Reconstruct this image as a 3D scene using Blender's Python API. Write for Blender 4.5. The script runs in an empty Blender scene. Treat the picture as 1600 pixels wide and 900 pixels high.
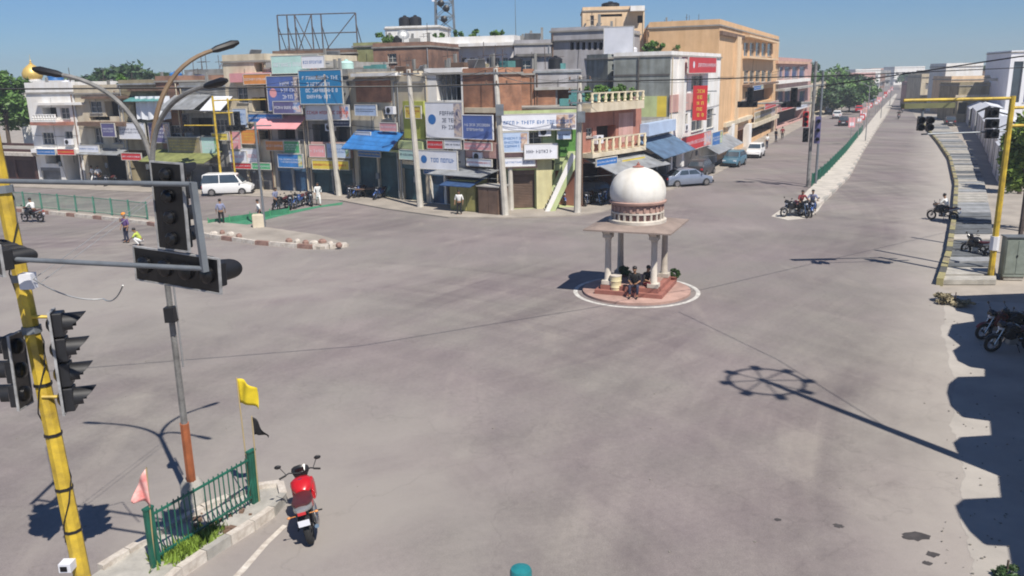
import bpy, bmesh, math, random
from mathutils import Vector, Matrix
R = math.radians
random.seed(7)
C = bpy.context.scene.collection
PI = math.pi
# ------------------------------------------------------------------ camera, sky, sun, exposure
CH, PITCH, ROLL, FPX = 9.0, 14.3, 1.2, 1297.0
cam_d = bpy.data.cameras.new('camera'); cam = bpy.data.objects.new('camera', cam_d); C.objects.link(cam)
cam.matrix_world = Matrix.Translation((0, 0, CH)) @ Matrix.Rotation(R(90 - PITCH), 4, 'X') @ Matrix.Rotation(R(-ROLL), 4, 'Z')
cam_d.sensor_width = 36; cam_d.lens = FPX / 1600 * 36; cam_d.clip_end = 6000; cam_d.clip_start = .1
bpy.context.scene.camera = cam
SUN_EL, SUN_AZ = 55.0, 30.0          # the sun stands behind the camera, 30 degrees to its right
sd = Vector((math.sin(R(SUN_AZ)) * math.cos(R(SUN_EL)), -math.cos(R(SUN_AZ)) * math.cos(R(SUN_EL)), math.sin(R(SUN_EL))))
sl = bpy.data.lights.new('sun', 'SUN'); sl.energy = 4.8; sl.angle = R(.5); sl.color = (1, .94, .85)
so = bpy.data.objects.new('sun', sl); C.objects.link(so); so.rotation_euler = sd.to_track_quat('Z', 'Y').to_euler()
w = bpy.data.worlds.new('World'); bpy.context.scene.world = w; w.use_nodes = True
nt = w.node_tree; sky = nt.nodes.new('ShaderNodeTexSky'); sky.sky_type = 'NISHITA'; sky.sun_disc = False
sky.sun_elevation = R(SUN_EL); sky.sun_rotation = R(180 - SUN_AZ); sky.air_density = 1.0; sky.dust_density = 0.0; sky.ozone_density = 4.0
bg = nt.nodes['Background']; bg.inputs[1].default_value = .068
hs = nt.nodes.new('ShaderNodeHueSaturation'); hs.inputs['Saturation'].default_value = .9
nt.links.new(sky.outputs[0], hs.inputs['Color']); tn = nt.nodes.new('ShaderNodeMix'); tn.data_type = 'RGBA'; tn.blend_type = 'MULTIPLY'; tn.inputs[0].default_value = 1; tn.inputs[7].default_value = (.45, .66, .95, 1)
nt.links.new(hs.outputs[0], tn.inputs[6]); nt.links.new(tn.outputs[2], bg.inputs[0])
vs = bpy.context.scene.view_settings; vs.view_transform = 'Standard'; vs.look = 'None'; vs.gamma = 1; vs.exposure = 0.42
vs.use_curve_mapping = False
bpy.context.scene.cycles.filter_width = 1.9

# ------------------------------------------------------------------ where a point of the photo lies in the place
cp, sp = math.cos(R(PITCH)), math.sin(R(PITCH)); cr, sr = math.cos(R(ROLL)), math.sin(R(ROLL))
def ray(x, y):
    u = (x - 800) / FPX; v = -(y - 450) / FPX
    u, v = u * cr + v * sr, -u * sr + v * cr
    return Vector((u, cp + v * sp, -sp + v * cp))
def G(x, y, z=0):
    d = ray(x, y); return Vector((0, 0, CH)) + d * ((z - CH) / d.z)
def AT(x, y, Y):
    d = ray(x, y); return Vector((0, 0, CH)) + d * (Y / d.y)
def HT(g, py):                      # height above ground point g that stands at picture row py
    lo, hi = -2, 60
    for _ in range(40):
        m = (lo + hi) / 2; X, Y, Z = g[0], g[1], m - CH
        yc = Y * cp - Z * sp; vv = Y * sp + Z * cp; u = X / yc; v = vv / yc; v2 = u * sr + v * cr
        if 450 - v2 * FPX > py: lo = m
        else: hi = m
    return lo

# ------------------------------------------------------------------ materials
MATS = {}
def mat(name, col, rough=.8, var=.18, scale=1.5, streak=0, metal=0, bump=0, grime=None, spec=None):
    if name in MATS: return MATS[name]
    m = bpy.data.materials.new(name); m.use_nodes = True; MATS[name] = m
    n = m.node_tree.nodes; l = m.node_tree.links; b = n['Principled BSDF']
    b.inputs['Roughness'].default_value = rough; b.inputs['Metallic'].default_value = metal
    if spec is not None: b.inputs['Specular IOR Level'].default_value = spec
    tc = n.new('ShaderNodeTexCoord'); c = (*col, 1)
    nz = n.new('ShaderNodeTexNoise'); nz.inputs['Scale'].default_value = scale; nz.inputs['Detail'].default_value = 6; nz.inputs['Roughness'].default_value = .62
    l.new(tc.outputs['Object'], nz.inputs['Vector'])
    rp = n.new('ShaderNodeValToRGB'); rp.color_ramp.elements[0].position = .3; rp.color_ramp.elements[1].position = .72
    g = grime or tuple(x * (1 - var * 1.6) for x in col)
    rp.color_ramp.elements[0].color = (*g, 1); rp.color_ramp.elements[1].color = (*[min(1, x * (1 + var * .35)) for x in col], 1)
    l.new(nz.outputs['Fac'], rp.inputs['Fac']); out = rp.outputs['Color']
    if streak:
        mp = n.new('ShaderNodeMapping'); mp.inputs['Scale'].default_value = (1.1, 1.1, .16)
        l.new(tc.outputs['Object'], mp.inputs['Vector'])
        n2 = n.new('ShaderNodeTexNoise'); n2.inputs['Scale'].default_value = 1.3; n2.inputs['Detail'].default_value = 5
        l.new(mp.outputs[0], n2.inputs['Vector'])
        r2 = n.new('ShaderNodeValToRGB'); r2.color_ramp.elements[0].position = .38; r2.color_ramp.elements[1].position = .6
        k = 1 - streak * .8; r2.color_ramp.elements[0].color = (k, k * .97, k * .92, 1); r2.color_ramp.elements[1].color = (1, 1, 1, 1)
        l.new(n2.outputs['Fac'], r2.inputs['Fac'])
        mx = n.new('ShaderNodeMix'); mx.data_type = 'RGBA'; mx.blend_type = 'MULTIPLY'; mx.inputs[0].default_value = 1
        l.new(out, mx.inputs[6]); l.new(r2.outputs['Color'], mx.inputs[7]); out = mx.outputs[2]
    l.new(out, b.inputs['Base Color'])
    if bump:
        bp = n.new('ShaderNodeBump'); bp.inputs['Strength'].default_value = bump; bp.inputs['Distance'].default_value = .02
        n3 = n.new('ShaderNodeTexNoise'); n3.inputs['Scale'].default_value = scale * 9; n3.inputs['Detail'].default_value = 4
        l.new(tc.outputs['Object'], n3.inputs['Vector']); l.new(n3.outputs['Fac'], bp.inputs['Height']); l.new(bp.outputs[0], b.inputs['Normal'])
    return m
def brick_mat(name, c1, c2, mort):
    m = mat(name, c1, .9); n = m.node_tree.nodes; l = m.node_tree.links; b = n['Principled BSDF']
    tc = n.new('ShaderNodeTexCoord'); s = n.new('ShaderNodeSeparateXYZ'); l.new(tc.outputs['Object'], s.inputs[0])
    a = n.new('ShaderNodeMath'); l.new(s.outputs[0], a.inputs[0]); l.new(s.outputs[1], a.inputs[1])
    cb = n.new('ShaderNodeCombineXYZ'); l.new(a.outputs[0], cb.inputs[0]); l.new(s.outputs[2], cb.inputs[1])
    br = n.new('ShaderNodeTexBrick'); br.inputs['Scale'].default_value = 1; br.inputs['Brick Width'].default_value = .24; br.inputs['Row Height'].default_value = .085
    br.inputs['Mortar Size'].default_value = .012; br.inputs['Color1'].default_value = (*c1, 1); br.inputs['Color2'].default_value = (*c2, 1); br.inputs['Mortar'].default_value = (*mort, 1)
    l.new(cb.outputs[0], br.inputs['Vector'])
    nz = n.new('ShaderNodeTexNoise'); nz.inputs['Scale'].default_value = .9; nz.inputs['Detail'].default_value = 6; l.new(tc.outputs['Object'], nz.inputs['Vector'])
    rp = n.new('ShaderNodeValToRGB'); rp.color_ramp.elements[0].position = .35; rp.color_ramp.elements[1].position = .65
    rp.color_ramp.elements[0].color = (.6, .58, .56, 1); rp.color_ramp.elements[1].color = (1.15, 1.1, 1.0, 1); l.new(nz.outputs['Fac'], rp.inputs['Fac'])
    mx = n.new('ShaderNodeMix'); mx.data_type = 'RGBA'; mx.blend_type = 'MULTIPLY'; mx.inputs[0].default_value = 1
    l.new(br.outputs['Color'], mx.inputs[6]); l.new(rp.outputs['Color'], mx.inputs[7]); l.new(mx.outputs[2], b.inputs['Base Color'])
    return m
def asphalt():
    m = bpy.data.materials.new('worn asphalt'); m.use_nodes = True
    n = m.node_tree.nodes; l = m.node_tree.links; b = n['Principled BSDF']; b.inputs['Roughness'].default_value = .88
    tc = n.new('ShaderNodeTexCoord')
    def noise(scale, det, vec=None, dist=0):
        z = n.new('ShaderNodeTexNoise'); z.inputs['Scale'].default_value = scale; z.inputs['Detail'].default_value = det; z.inputs['Distortion'].default_value = dist
        z.inputs['Roughness'].default_value = .6; l.new(vec or tc.outputs['Object'], z.inputs['Vector']); return z.outputs['Fac']
    def ramp(f, p0, c0, p1, c1):
        r = n.new('ShaderNodeValToRGB'); r.color_ramp.elements[0].position = p0; r.color_ramp.elements[1].position = p1
        r.color_ramp.elements[0].color = (*c0, 1); r.color_ramp.elements[1].color = (*c1, 1); l.new(f, r.inputs['Fac']); return r.outputs['Color']
    def mul(a, b_, mode='MULTIPLY', f=1):
        x = n.new('ShaderNodeMix'); x.data_type = 'RGBA'; x.blend_type = mode
        if isinstance(f, (int, float)): x.inputs[0].default_value = f
        else: l.new(f, x.inputs[0])
        l.new(a, x.inputs[6]); l.new(b_, x.inputs[7]); return x.outputs[2]
    def stretched(ang, sx, sy):
        mp = n.new('ShaderNodeMapping'); mp.inputs['Rotation'].default_value = (0, 0, R(ang)); mp.inputs['Scale'].default_value = (sx, sy, 1)
        l.new(tc.outputs['Object'], mp.inputs['Vector']); return mp.outputs[0]
    base = ramp(noise(.055, 5, dist=.6), .36, (.204, .185, .175), .66, (.264, .240, .222))
    tint = ramp(noise(.12, 4), .4, (1.02, .97, 1.0), .6, (.99, 1.0, .97))
    t1 = ramp(noise(1.0, 5, stretched(24, .5, .05), .8), .38, (.96, .955, .965), .64, (1.02, 1.02, 1.015))      # wheel-polished lanes along the avenue
    t2 = ramp(noise(1.0, 5, stretched(112, .42, .05), 1.0), .4, (.96, .955, .965), .62, (1.02, 1.02, 1.02))
    fine = ramp(noise(7, 6), .3, (.90, .90, .90), .7, (1.07, 1.07, 1.07))
    grit = ramp(noise(34, 5), .3, (.78, .78, .78), .7, (1.16, 1.16, 1.16))
    c = mul(mul(mul(mul(mul(base, tint), t1), t2), fine), grit)
    dust = ramp(noise(.35, 8, stretched(64, 1, .3), 1.2), .58, (0, 0, 0), .7, (1, 1, 1))
    dc = n.new('ShaderNodeRGB'); dc.outputs[0].default_value = (.36, .325, .28, 1)
    df = n.new('ShaderNodeMath'); df.operation = 'MULTIPLY'; df.inputs[1].default_value = .26; l.new(dust, df.inputs[0])
    c = mul(c, dc.outputs[0], 'MIX', df.outputs[0])
    def polar(cx, cy, k):
        sb = n.new('ShaderNodeVectorMath'); sb.operation = 'SUBTRACT'; sb.inputs[1].default_value = (cx, cy, 0); l.new(tc.outputs['Object'], sb.inputs[0])
        ln = n.new('ShaderNodeVectorMath'); ln.operation = 'LENGTH'; l.new(sb.outputs[0], ln.inputs[0])
        nm_ = n.new('ShaderNodeVectorMath'); nm_.operation = 'NORMALIZE'; l.new(sb.outputs[0], nm_.inputs[0])
        sx_ = n.new('ShaderNodeSeparateXYZ'); l.new(nm_.outputs[0], sx_.inputs[0]); cb_ = n.new('ShaderNodeCombineXYZ')
        m1 = n.new('ShaderNodeMath'); m1.operation = 'MULTIPLY'; m1.inputs[1].default_value = k; l.new(ln.outputs['Value'], m1.inputs[0])
        l.new(m1.outputs[0], cb_.inputs[0]); l.new(sx_.outputs[0], cb_.inputs[1]); l.new(sx_.outputs[1], cb_.inputs[2]); return cb_.outputs[0], ln.outputs['Value']
    for cx, cy, k in ((48, 2, .9), (-22, 2, .8), (-30, 70, .7)):
        v_, _l = polar(cx, cy, k); tr = ramp(noise(1.0, 4, v_, .25), .40, (.84, .825, .84), .60, (1.03, 1.03, 1.02)); msk = ramp(noise(.05, 3), .40, (0, 0, 0), .58, (1, 1, 1)); c = mul(c, tr, 'MULTIPLY', msk)
    for cx, cy, rad in ((-17, 37, 16), (-5, 17, 8)):
        v_, ln_ = polar(cx, cy, 1); q1 = n.new('ShaderNodeMath'); q1.operation = 'MULTIPLY_ADD'; q1.inputs[1].default_value = -1 / rad; l.new(ln_, q1.inputs[0])
        q2 = n.new('ShaderNodeMath'); q2.operation = 'MULTIPLY_ADD'; q2.inputs[1].default_value = 1.6; q2.inputs[2].default_value = .1; l.new(noise(.25, 7, None, .8), q2.inputs[0]); l.new(q2.outputs[0], q1.inputs[2])
        dd = ramp(q1.outputs[0], .1, (0, 0, 0), .75, (.8, .8, .8)); c3_ = n.new('ShaderNodeRGB'); c3_.outputs[0].default_value = (.285, .26, .235, 1); c = mul(c, c3_.outputs[0], 'MIX', dd)
    e0, e1 = G(1462, 470), G(1478, 900); ed = (e1 - e0).normalized(); nn_ = Vector((-ed.y, ed.x, 0)); nn_ = nn_ if nn_.x > 0 else -nn_
    dp = n.new('ShaderNodeVectorMath'); dp.operation = 'DOT_PRODUCT'; dp.inputs[1].default_value = nn_; l.new(tc.outputs['Object'], dp.inputs[0])
    d0 = n.new('ShaderNodeMath'); d0.operation = 'SUBTRACT'; d0.inputs[1].default_value = e0.dot(nn_) - 2.4; l.new(dp.outputs['Value'], d0.inputs[0])
    d1 = n.new('ShaderNodeMath'); d1.operation = 'MULTIPLY_ADD'; d1.inputs[1].default_value = .28; l.new(d0.outputs[0], d1.inputs[0])
    dn = n.new('ShaderNodeMath'); dn.operation = 'SUBTRACT'; dn.inputs[1].default_value = .5; l.new(noise(.5, 7), dn.inputs[0]); l.new(dn.outputs[0], d1.inputs[2])
    dr = ramp(d1.outputs[0], 0, (0, 0, 0), 1, (.85, .85, .85)); c2_ = n.new('ShaderNodeRGB'); c2_.outputs[0].default_value = (.37, .34, .305, 1); c = mul(c, c2_.outputs[0], 'MIX', dr)
    vo = n.new('ShaderNodeTexVoronoi'); vo.feature = 'DISTANCE_TO_EDGE'; vo.inputs['Scale'].default_value = .16
    wn = n.new('ShaderNodeTexNoise'); wn.inputs['Scale'].default_value = .8; wn.inputs['Detail'].default_value = 5; l.new(tc.outputs['Object'], wn.inputs['Vector'])
    ad = n.new('ShaderNodeMix'); ad.data_type = 'RGBA'; ad.blend_type = 'LINEAR_LIGHT'; ad.inputs[0].default_value = 1.4
    l.new(tc.outputs['Object'], ad.inputs[6]); l.new(wn.outputs['Color'], ad.inputs[7]); l.new(ad.outputs[2], vo.inputs['Vector'])
    crk = ramp(vo.outputs['Distance'], .0, (.88, .88, .88), .005, (1, 1, 1)); c = mul(c, crk)
    l.new(c, b.inputs['Base Color'])
    bp = n.new('ShaderNodeBump'); bp.inputs['Strength'].default_value = .35; bp.inputs['Distance'].default_value = .01
    l.new(noise(45, 4), bp.inputs['Height']); l.new(bp.outputs[0], b.inputs['Normal'])
    return m
ASPH = asphalt()
DUST = mat('dusty concrete', (.36, .32, .275), .95, .22, .5, bump=.3)
CONC = mat('pale concrete', (.42, .40, .36), .9, .25, 2.2, bump=.3)
KERBW = mat('worn white kerb paint', (.60, .56, .50), .85, .3, 5, grime=(.36, .31, .26))
KERBR = mat('worn red kerb paint', (.33, .20, .16), .85, .3, 5)
KERBY = mat('worn yellow kerb paint', (.33, .29, .12), .85, .35, 4, grime=(.22, .2, .12))
KERBK = mat('worn black kerb paint', (.05, .05, .045), .85, .3, 4, grime=(.1, .1, .09))
WHITE = mat('white wall paint', (.80, .79, .77), .8, .08, .9, streak=.12)
CREAM = mat('cream wall paint', (.66, .58, .44), .85, .16, .9, streak=.22)
GREYW = mat('bare cement render', (.30, .30, .29), .9, .22, .7, streak=.3)
PGR = mat('lilac grey render', (.40, .39, .41), .9, .2, .6, streak=.25)
DGREY = mat('dark weathered cement', (.15, .145, .14), .9, .3, .8, streak=.3)
LGREY = mat('pale cement render', (.42, .41, .39), .9, .2, .6, streak=.28)
TAN = mat('orange tan wall paint', (.72, .47, .26), .85, .12, .5, streak=.14)
TANL = mat('light tan wall paint', (.76, .56, .36), .85, .12, .5, streak=.14)
PEACH = mat('peach wall paint', (.66, .42, .30), .85, .14, .7, streak=.2)
PINKW = mat('dull pink wall paint', (.58, .36, .33), .85, .16, .7, streak=.2)
ROSE = mat('terracotta pink wall paint', (.45, .20, .15), .85, .2, .8, streak=.15)
GREENW = mat('pale green wall paint', (.50, .58, .30), .85, .16, .9, streak=.2)
LIME = mat('lime green wall paint', (.46, .50, .10), .85, .2, .9, streak=.2)
DGREEN = mat('leaf green wall paint', (.10, .26, .05), .85, .3, 1.5)
BROWN = mat('brown weathered wall', (.22, .14, .10), .9, .3, .9, streak=.3)
OLIVE = mat('olive brown wall', (.36, .31, .20), .9, .25, .9, streak=.3)
BRICK = brick_mat('orange brick', (.42, .17, .09), (.34, .13, .07), (.30, .25, .2))
BRICKD = brick_mat('dull brown brick', (.30, .15, .10), (.24, .12, .09), (.24, .2, .17))
ROOFC = mat('roof concrete', (.34, .32, .29), .95, .3, .6)
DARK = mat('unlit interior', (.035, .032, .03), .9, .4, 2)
GLASS = mat('window glass', (.05, .07, .09), .12, .2, 1.5, spec=.8)
BGLASS = mat('blue window glass', (.06, .09, .26), .15, .2, 1.5, spec=.8)
FRAMEW = mat('painted window frame', (.55, .53, .48), .6, .1, 4)
STEEL = mat('grey painted steel', (.20, .22, .24), .5, .2, 3, metal=.3)
GALV = mat('galvanised steel', (.42, .43, .43), .45, .2, 2, metal=.5)
RUST = mat('rusty steel', (.13, .10, .09), .8, .4, 3)
SHB = mat('blue rolling shutter', (.06, .14, .26), .55, .3, 1.2, streak=.25)
SHT = mat('teal rolling shutter', (.05, .12, .14), .55, .3, 1.2, streak=.25)
SHBR = mat('brown rolling shutter', (.17, .11, .08), .6, .3, 1.2, streak=.25)
SHR = mat('maroon rolling shutter', (.10, .045, .04), .6, .3, 1.2, streak=.25)
SHG = mat('grey rolling shutter', (.23, .23, .24), .5, .3, 1.2, streak=.25)
SHY = mat('olive yellow shutter', (.36, .34, .12), .6, .25, 1.2, streak=.25)
SBLUE = mat('blue sign print', (.03, .15, .42), .45, .12, .8)
SBLUE2 = mat('violet blue sign print', (.10, .16, .42), .45, .25, .6)
STEAL = mat('teal blue hoarding print', (.02, .18, .38), .45, .12, .4)
SWHITE = mat('white sign face', (.72, .73, .78), .5, .1, .8)
SWHITB = mat('pale blue sign face', (.45, .56, .74), .5, .15, .8)
SMINT = mat('mint hoarding print', (.50, .72, .66), .5, .15, .6)
SRED = mat('red sign face', (.55, .03, .035), .45, .12, .9)
SPINK = mat('pink sign face', (.72, .33, .34), .5, .15, .9)
SORANGE = mat('orange sign face', (.68, .27, .07), .5, .2, .9)
SYEL = mat('yellow sign face', (.72, .56, .08), .5, .15, .9)
SGREEN = mat('green sign face', (.08, .36, .16), .5, .15, .9)
SPURP = mat('purple grey sign face', (.12, .11, .24), .5, .2, .9)
SDK = mat('dark sign ink', (.03, .04, .09), .5, .1)
TARPB = mat('blue tarpaulin', (.04, .20, .52), .5, .25, 1.2)
TARPW = mat('white tarpaulin', (.70, .72, .76), .55, .12, 1.1)
TARPG = mat('grey tin sheet', (.38, .40, .42), .5, .25, 1.0, streak=.3, metal=.2)
TARPT = mat('teal tin sheet', (.12, .34, .34), .55, .25, 1.0, streak=.2)
YELP = mat('yellow pole paint', (.66, .46, .035), .5, .28, 2.6, grime=(.25, .17, .03))
GRNP = mat('dark green fence paint', (.015, .13, .085), .5, .3, 2.5)
GRNF = mat('faded green fence paint', (.07, .24, .17), .6, .3, 2.5)
BLK = mat('black plastic', (.007, .007, .008), .3, .3, 3)
BLKM = mat('matt black plastic', (.014, .014, .016), .5, .3, 3)
LENS = mat('unlit lens', (.06, .055, .06), .15, .2, 6)
RUBBER = mat('tyre rubber', (.022, .022, .022), .85, .2, 6)
CHROME = mat('chrome', (.6, .6, .6), .2, .05, 3, metal=1)
REDP = mat('red motorcycle paint', (.50, .012, .018), .25, .15, 3, spec=.6)
BLUEP = mat('blue motorcycle paint', (.05, .10, .28), .25, .15, 3)
BLKP = mat('black motorcycle paint', (.02, .02, .022), .25, .1, 3)
GRYP = mat('silver motorcycle paint', (.38, .39, .4), .3, .1, 3, metal=.4)
SEATM = mat('dark red seat vinyl', (.09, .018, .02), .5, .2, 4)
SKIN = mat('brown skin', (.30, .16, .09), .6, .1, 8)
HAIR = mat('black hair', (.012, .01, .01), .5, .2, 12)
BARK = mat('bark', (.11, .08, .06), .9, .3, 6)
REDST = mat('red sandstone', (.33, .135, .105), .85, .22, 1.6)
PINKST = mat('pink sandstone', (.42, .27, .225), .85, .22, 1.6)
PAVW = mat('weathered whitewash', (.62, .57, .50), .8, .22, 1.6, streak=.22)
DOMEW = mat('white dome plaster', (.74, .72, .67), .75, .12, 1.6, streak=.16, bump=.3)
CHAJ = mat('brown grey stone eave', (.30, .235, .20), .9, .25, 1.4)
POLEC = mat('concrete pole', (.60, .57, .51), .9, .2, 1.2, streak=.2)
POLEG = mat('grey lamp pole paint', (.24, .235, .225), .6, .35, 3, bump=.4)
POLEO = mat('orange brown pole band', (.42, .13, .05), .6, .3, 2)
GOLD = mat('golden dome paint', (.75, .52, .15), .4, .1, 2, metal=.3)
def leafm(name, c):
    m = mat(name, c, .6, .45, .9); return m
LEAF1 = leafm('bright green foliage', (.12, .24, .045)); LEAF2 = leafm('deep green foliage', (.065, .13, .04)); LEAF3 = leafm('lime green foliage', (.20, .30, .04))

# ------------------------------------------------------------------ mesh collector
class MB:
    def __init__(s): s.v = []; s.f = []; s.mi = []; s.cur = 0
    def add(s, vs_, fs):
        o = len(s.v); s.v += [tuple(p) for p in vs_]; s.f += [tuple(i + o for i in f) for f in fs]; s.mi += [s.cur] * len(fs); return s
    def box(s, x0, y0, z0, x1, y1, z1):
        return s.add([(x0, y0, z0), (x1, y0, z0), (x1, y1, z0), (x0, y1, z0), (x0, y0, z1), (x1, y0, z1), (x1, y1, z1), (x0, y1, z1)],
                     [(0, 3, 2, 1), (4, 5, 6, 7), (0, 1, 5, 4), (1, 2, 6, 5), (2, 3, 7, 6), (3, 0, 4, 7)])
    def cbox(s, cx, cy, cz, sx, sy, sz, rz=0, M_=None):
        b = MB(); b.box(-sx / 2, -sy / 2, -sz / 2, sx / 2, sy / 2, sz / 2)
        m = Matrix.Translation((cx, cy, cz)) @ Matrix.Rotation(rz, 4, 'Z')
        if M_: m = m @ M_
        return s.add([m @ Vector(p) for p in b.v], b.f)
    def prism(s, pts, z0, z1):
        n = len(pts)
        return s.add([(p[0], p[1], z0) for p in pts] + [(p[0], p[1], z1) for p in pts],
                     [tuple(reversed(range(n))), tuple(range(n, 2 * n))] + [(i, (i + 1) % n, n + (i + 1) % n, n + i) for i in range(n)])
    def extr(s, pts, x0, x1, ax='x'):        # pts are (a,b) in the plane across the axis
        n = len(pts)
        P = (lambda t, a, b: (t, a, b)) if ax == 'x' else (lambda t, a, b: (a, t, b))
        return s.add([P(x0, a, b) for a, b in pts] + [P(x1, a, b) for a, b in pts],
                     [tuple(reversed(range(n))), tuple(range(n, 2 * n))] + [(i, (i + 1) % n, n + (i + 1) % n, n + i) for i in range(n)])
    def tube(s, path, rad, n=8, cap=True):
        path = [Vector(p) for p in path]; rs = rad if isinstance(rad, (list, tuple)) else [rad] * len(path)
        rings = []; t0 = (path[1] - path[0]).normalized(); up = Vector((0, 0, 1)) if abs(t0.z) < .9 else Vector((1, 0, 0))
        a = t0.cross(up).normalized()
        for i, p in enumerate(path):
            t = (path[min(i + 1, len(path) - 1)] - path[max(i - 1, 0)]).normalized()
            a = (a - t * a.dot(t)).normalized(); b = t.cross(a)
            rings.append([p + (a * math.cos(k * 2 * PI / n) + b * math.sin(k * 2 * PI / n)) * rs[i] for k in range(n)])
        vs_ = [q for r_ in rings for q in r_]; fs = []
        for i in range(len(rings) - 1):
            for k in range(n): fs.append((i * n + k, i * n + (k + 1) % n, (i + 1) * n + (k + 1) % n, (i + 1) * n + k))
        if cap: fs += [tuple(reversed(range(n))), tuple(range((len(rings) - 1) * n, len(rings) * n))]
        return s.add(vs_, fs)
    def lathe(s, prof, cx=0, cy=0, n=24, rot=0):
        vs_ = [(cx + r * math.cos(rot + k * 2 * PI / n), cy + r * math.sin(rot + k * 2 * PI / n), z) for r, z in prof for k in range(n)]
        fs = [(i * n + k, i * n + (k + 1) % n, (i + 1) * n + (k + 1) % n, (i + 1) * n + k) for i in range(len(prof) - 1) for k in range(n)]
        fs += [tuple(reversed(range(n))), tuple(range((len(prof) - 1) * n, len(prof) * n))]
        return s.add(vs_, fs)
    def ball(s, c, r, n=10, m=6):
        rx, ry, rz = r if isinstance(r, (list, tuple)) else (r, r, r); vs_ = []; fs = []
        for i in range(m + 1):
            a = PI * i / m - PI / 2
            for k in range(n):
                b = 2 * PI * k / n; vs_.append((c[0] + rx * math.cos(a) * math.cos(b), c[1] + ry * math.cos(a) * math.sin(b), c[2] + rz * math.sin(a)))
        fs = [(i * n + k, i * n + (k + 1) % n, (i + 1) * n + (k + 1) % n, (i + 1) * n + k) for i in range(m) for k in range(n)]
        return s.add(vs_, fs)
    def torus(s, c, R_, r_, axis='x', n=24, m=8):
        vs_ = []
        for i in range(n):
            a = 2 * PI * i / n
            for k in range(m):
                b = 2 * PI * k / m; q = R_ + r_ * math.cos(b); o = r_ * math.sin(b)
                if axis == 'x': vs_.append((c[0] + o, c[1] + q * math.cos(a), c[2] + q * math.sin(a)))
                else: vs_.append((c[0] + q * math.cos(a), c[1] + q * math.sin(a), c[2] + o))
        return s.add(vs_, [(i * m + k, ((i + 1) % n) * m + k, ((i + 1) % n) * m + (k + 1) % m, i * m + (k + 1) % m) for i in range(n) for k in range(m)])
    def xf(s, M_): s.v = [tuple(M_ @ Vector(p)) for p in s.v]; return s
    def mesh(s, name, ms, smooth=False):
        me = bpy.data.meshes.new(name); me.from_pydata(s.v, [], s.f)
        for m in (ms if isinstance(ms, (list, tuple)) else [ms]): me.materials.append(m)
        me.polygons.foreach_set('material_index', s.mi)
        me.update()
        bm = bmesh.new(); bm.from_mesh(me); bmesh.ops.remove_doubles(bm, verts=bm.verts, dist=1e-5); bmesh.ops.recalc_face_normals(bm, faces=bm.faces)
        if smooth:
            for f in bm.faces: f.smooth = True
            for e in bm.edges:
                if len(e.link_faces) == 2 and e.calc_face_angle(0) > .7: e.smooth = False
        bm.to_mesh(me); bm.free(); return me
    def build(s, name, ms, parent=None, smooth=False, kind=None, label=None):
        o = bpy.data.objects.new(name, s.mesh(name, ms, smooth)); C.objects.link(o)
        if parent: o.parent = parent
        if kind: o['kind'] = kind
        if label: o['label'] = label
        return o
def bevel(o, wd=.01, seg=2):
    b = o.modifiers.new('bevel', 'BEVEL'); b.width = wd; b.segments = seg; b.limit_method = 'ANGLE'; b.angle_limit = R(40); return o
def tag(o, label, cat, group=None):
    o['label'] = label; o['category'] = cat
    if group: o['group'] = group
    return o
def thing(name, label, cat, loc=(0, 0, 0), rz=0, group=None):
    o = bpy.data.objects.new(name, None); C.objects.link(o); o.empty_display_size = .3
    o.location = loc; o.rotation_euler = (0, 0, rz); return tag(o, label, cat, group)
def copy_tree(o, parent=None):
    c = o.copy(); C.objects.link(c)
    if parent: c.parent = parent
    for ch in list(o.children): copy_tree(ch, c)
    return c
def dup(o, loc, rz, label, group=None):
    c = copy_tree(o); c.location = loc; c.rotation_euler = (0, 0, rz); c['label'] = label
    if group: c['group'] = group
    return c
def fill(mb, pts, z0, z1):       # concave-safe slab
    bm = bmesh.new(); vv = [bm.verts.new((p[0], p[1], z0)) for p in pts]; f = bm.faces.new(vv)
    bmesh.ops.recalc_face_normals(bm, faces=[f])
    r = bmesh.ops.triangulate(bm, faces=[f]); bm.verts.index_update(); tris = [[v.index for v in t.verts] for t in bm.faces]
    bm.free(); n = len(pts)
    mb.add([(p[0], p[1], z1) for p in pts], tris)
    if z1 - z0 > .002: mb.add([(p[0], p[1], z0) for p in pts] + [(p[0], p[1], z1) for p in pts], [(i, (i + 1) % n, n + (i + 1) % n, n + i) for i in range(n)])
    return mb
def glyphs(mb, x0, x1, z0, z1, y, rows=1, seed=0, fillr=.9):
    """small strokes arranged like lettering, thin plates standing on the board"""
    r = random.Random(seed); rh = (z1 - z0) / rows
    for k in range(rows):
        h = rh * .58; zb = z1 - (k + 1) * rh + rh * .2; x = x0 + (x1 - x0) * (0 if k == 0 else r.uniform(0, .12)); xe = x1 - (x1 - x0) * (0 if k == 0 else r.uniform(0, .25))
        while x + h * .5 < xe:
            wd = h * r.uniform(.5, .72); t = h * .17
            for ch in r.choice(['LTB', 'LRT', 'LM', 'LRB', 'LTM', 'RTB', 'LTMB', 'LRTB', 'TC', 'LRM']):
                b = {'L': (0, 0, t, h), 'R': (wd - t, 0, wd, h), 'T': (0, h - t, wd, h), 'B': (0, 0, wd, t), 'M': (0, h / 2 - t / 2, wd, h / 2 + t / 2), 'C': (wd / 2 - t / 2, 0, wd / 2 + t / 2, h)}[ch]
                mb.add([(x + b[0], y, zb + b[1]), (x + b[2], y, zb + b[1]), (x + b[2], y, zb + b[3]), (x + b[0], y, zb + b[3])], [(0, 1, 2, 3)])
            x += wd + h * .22
            if r.random() < .16: x += h * .45
    return mb

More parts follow.
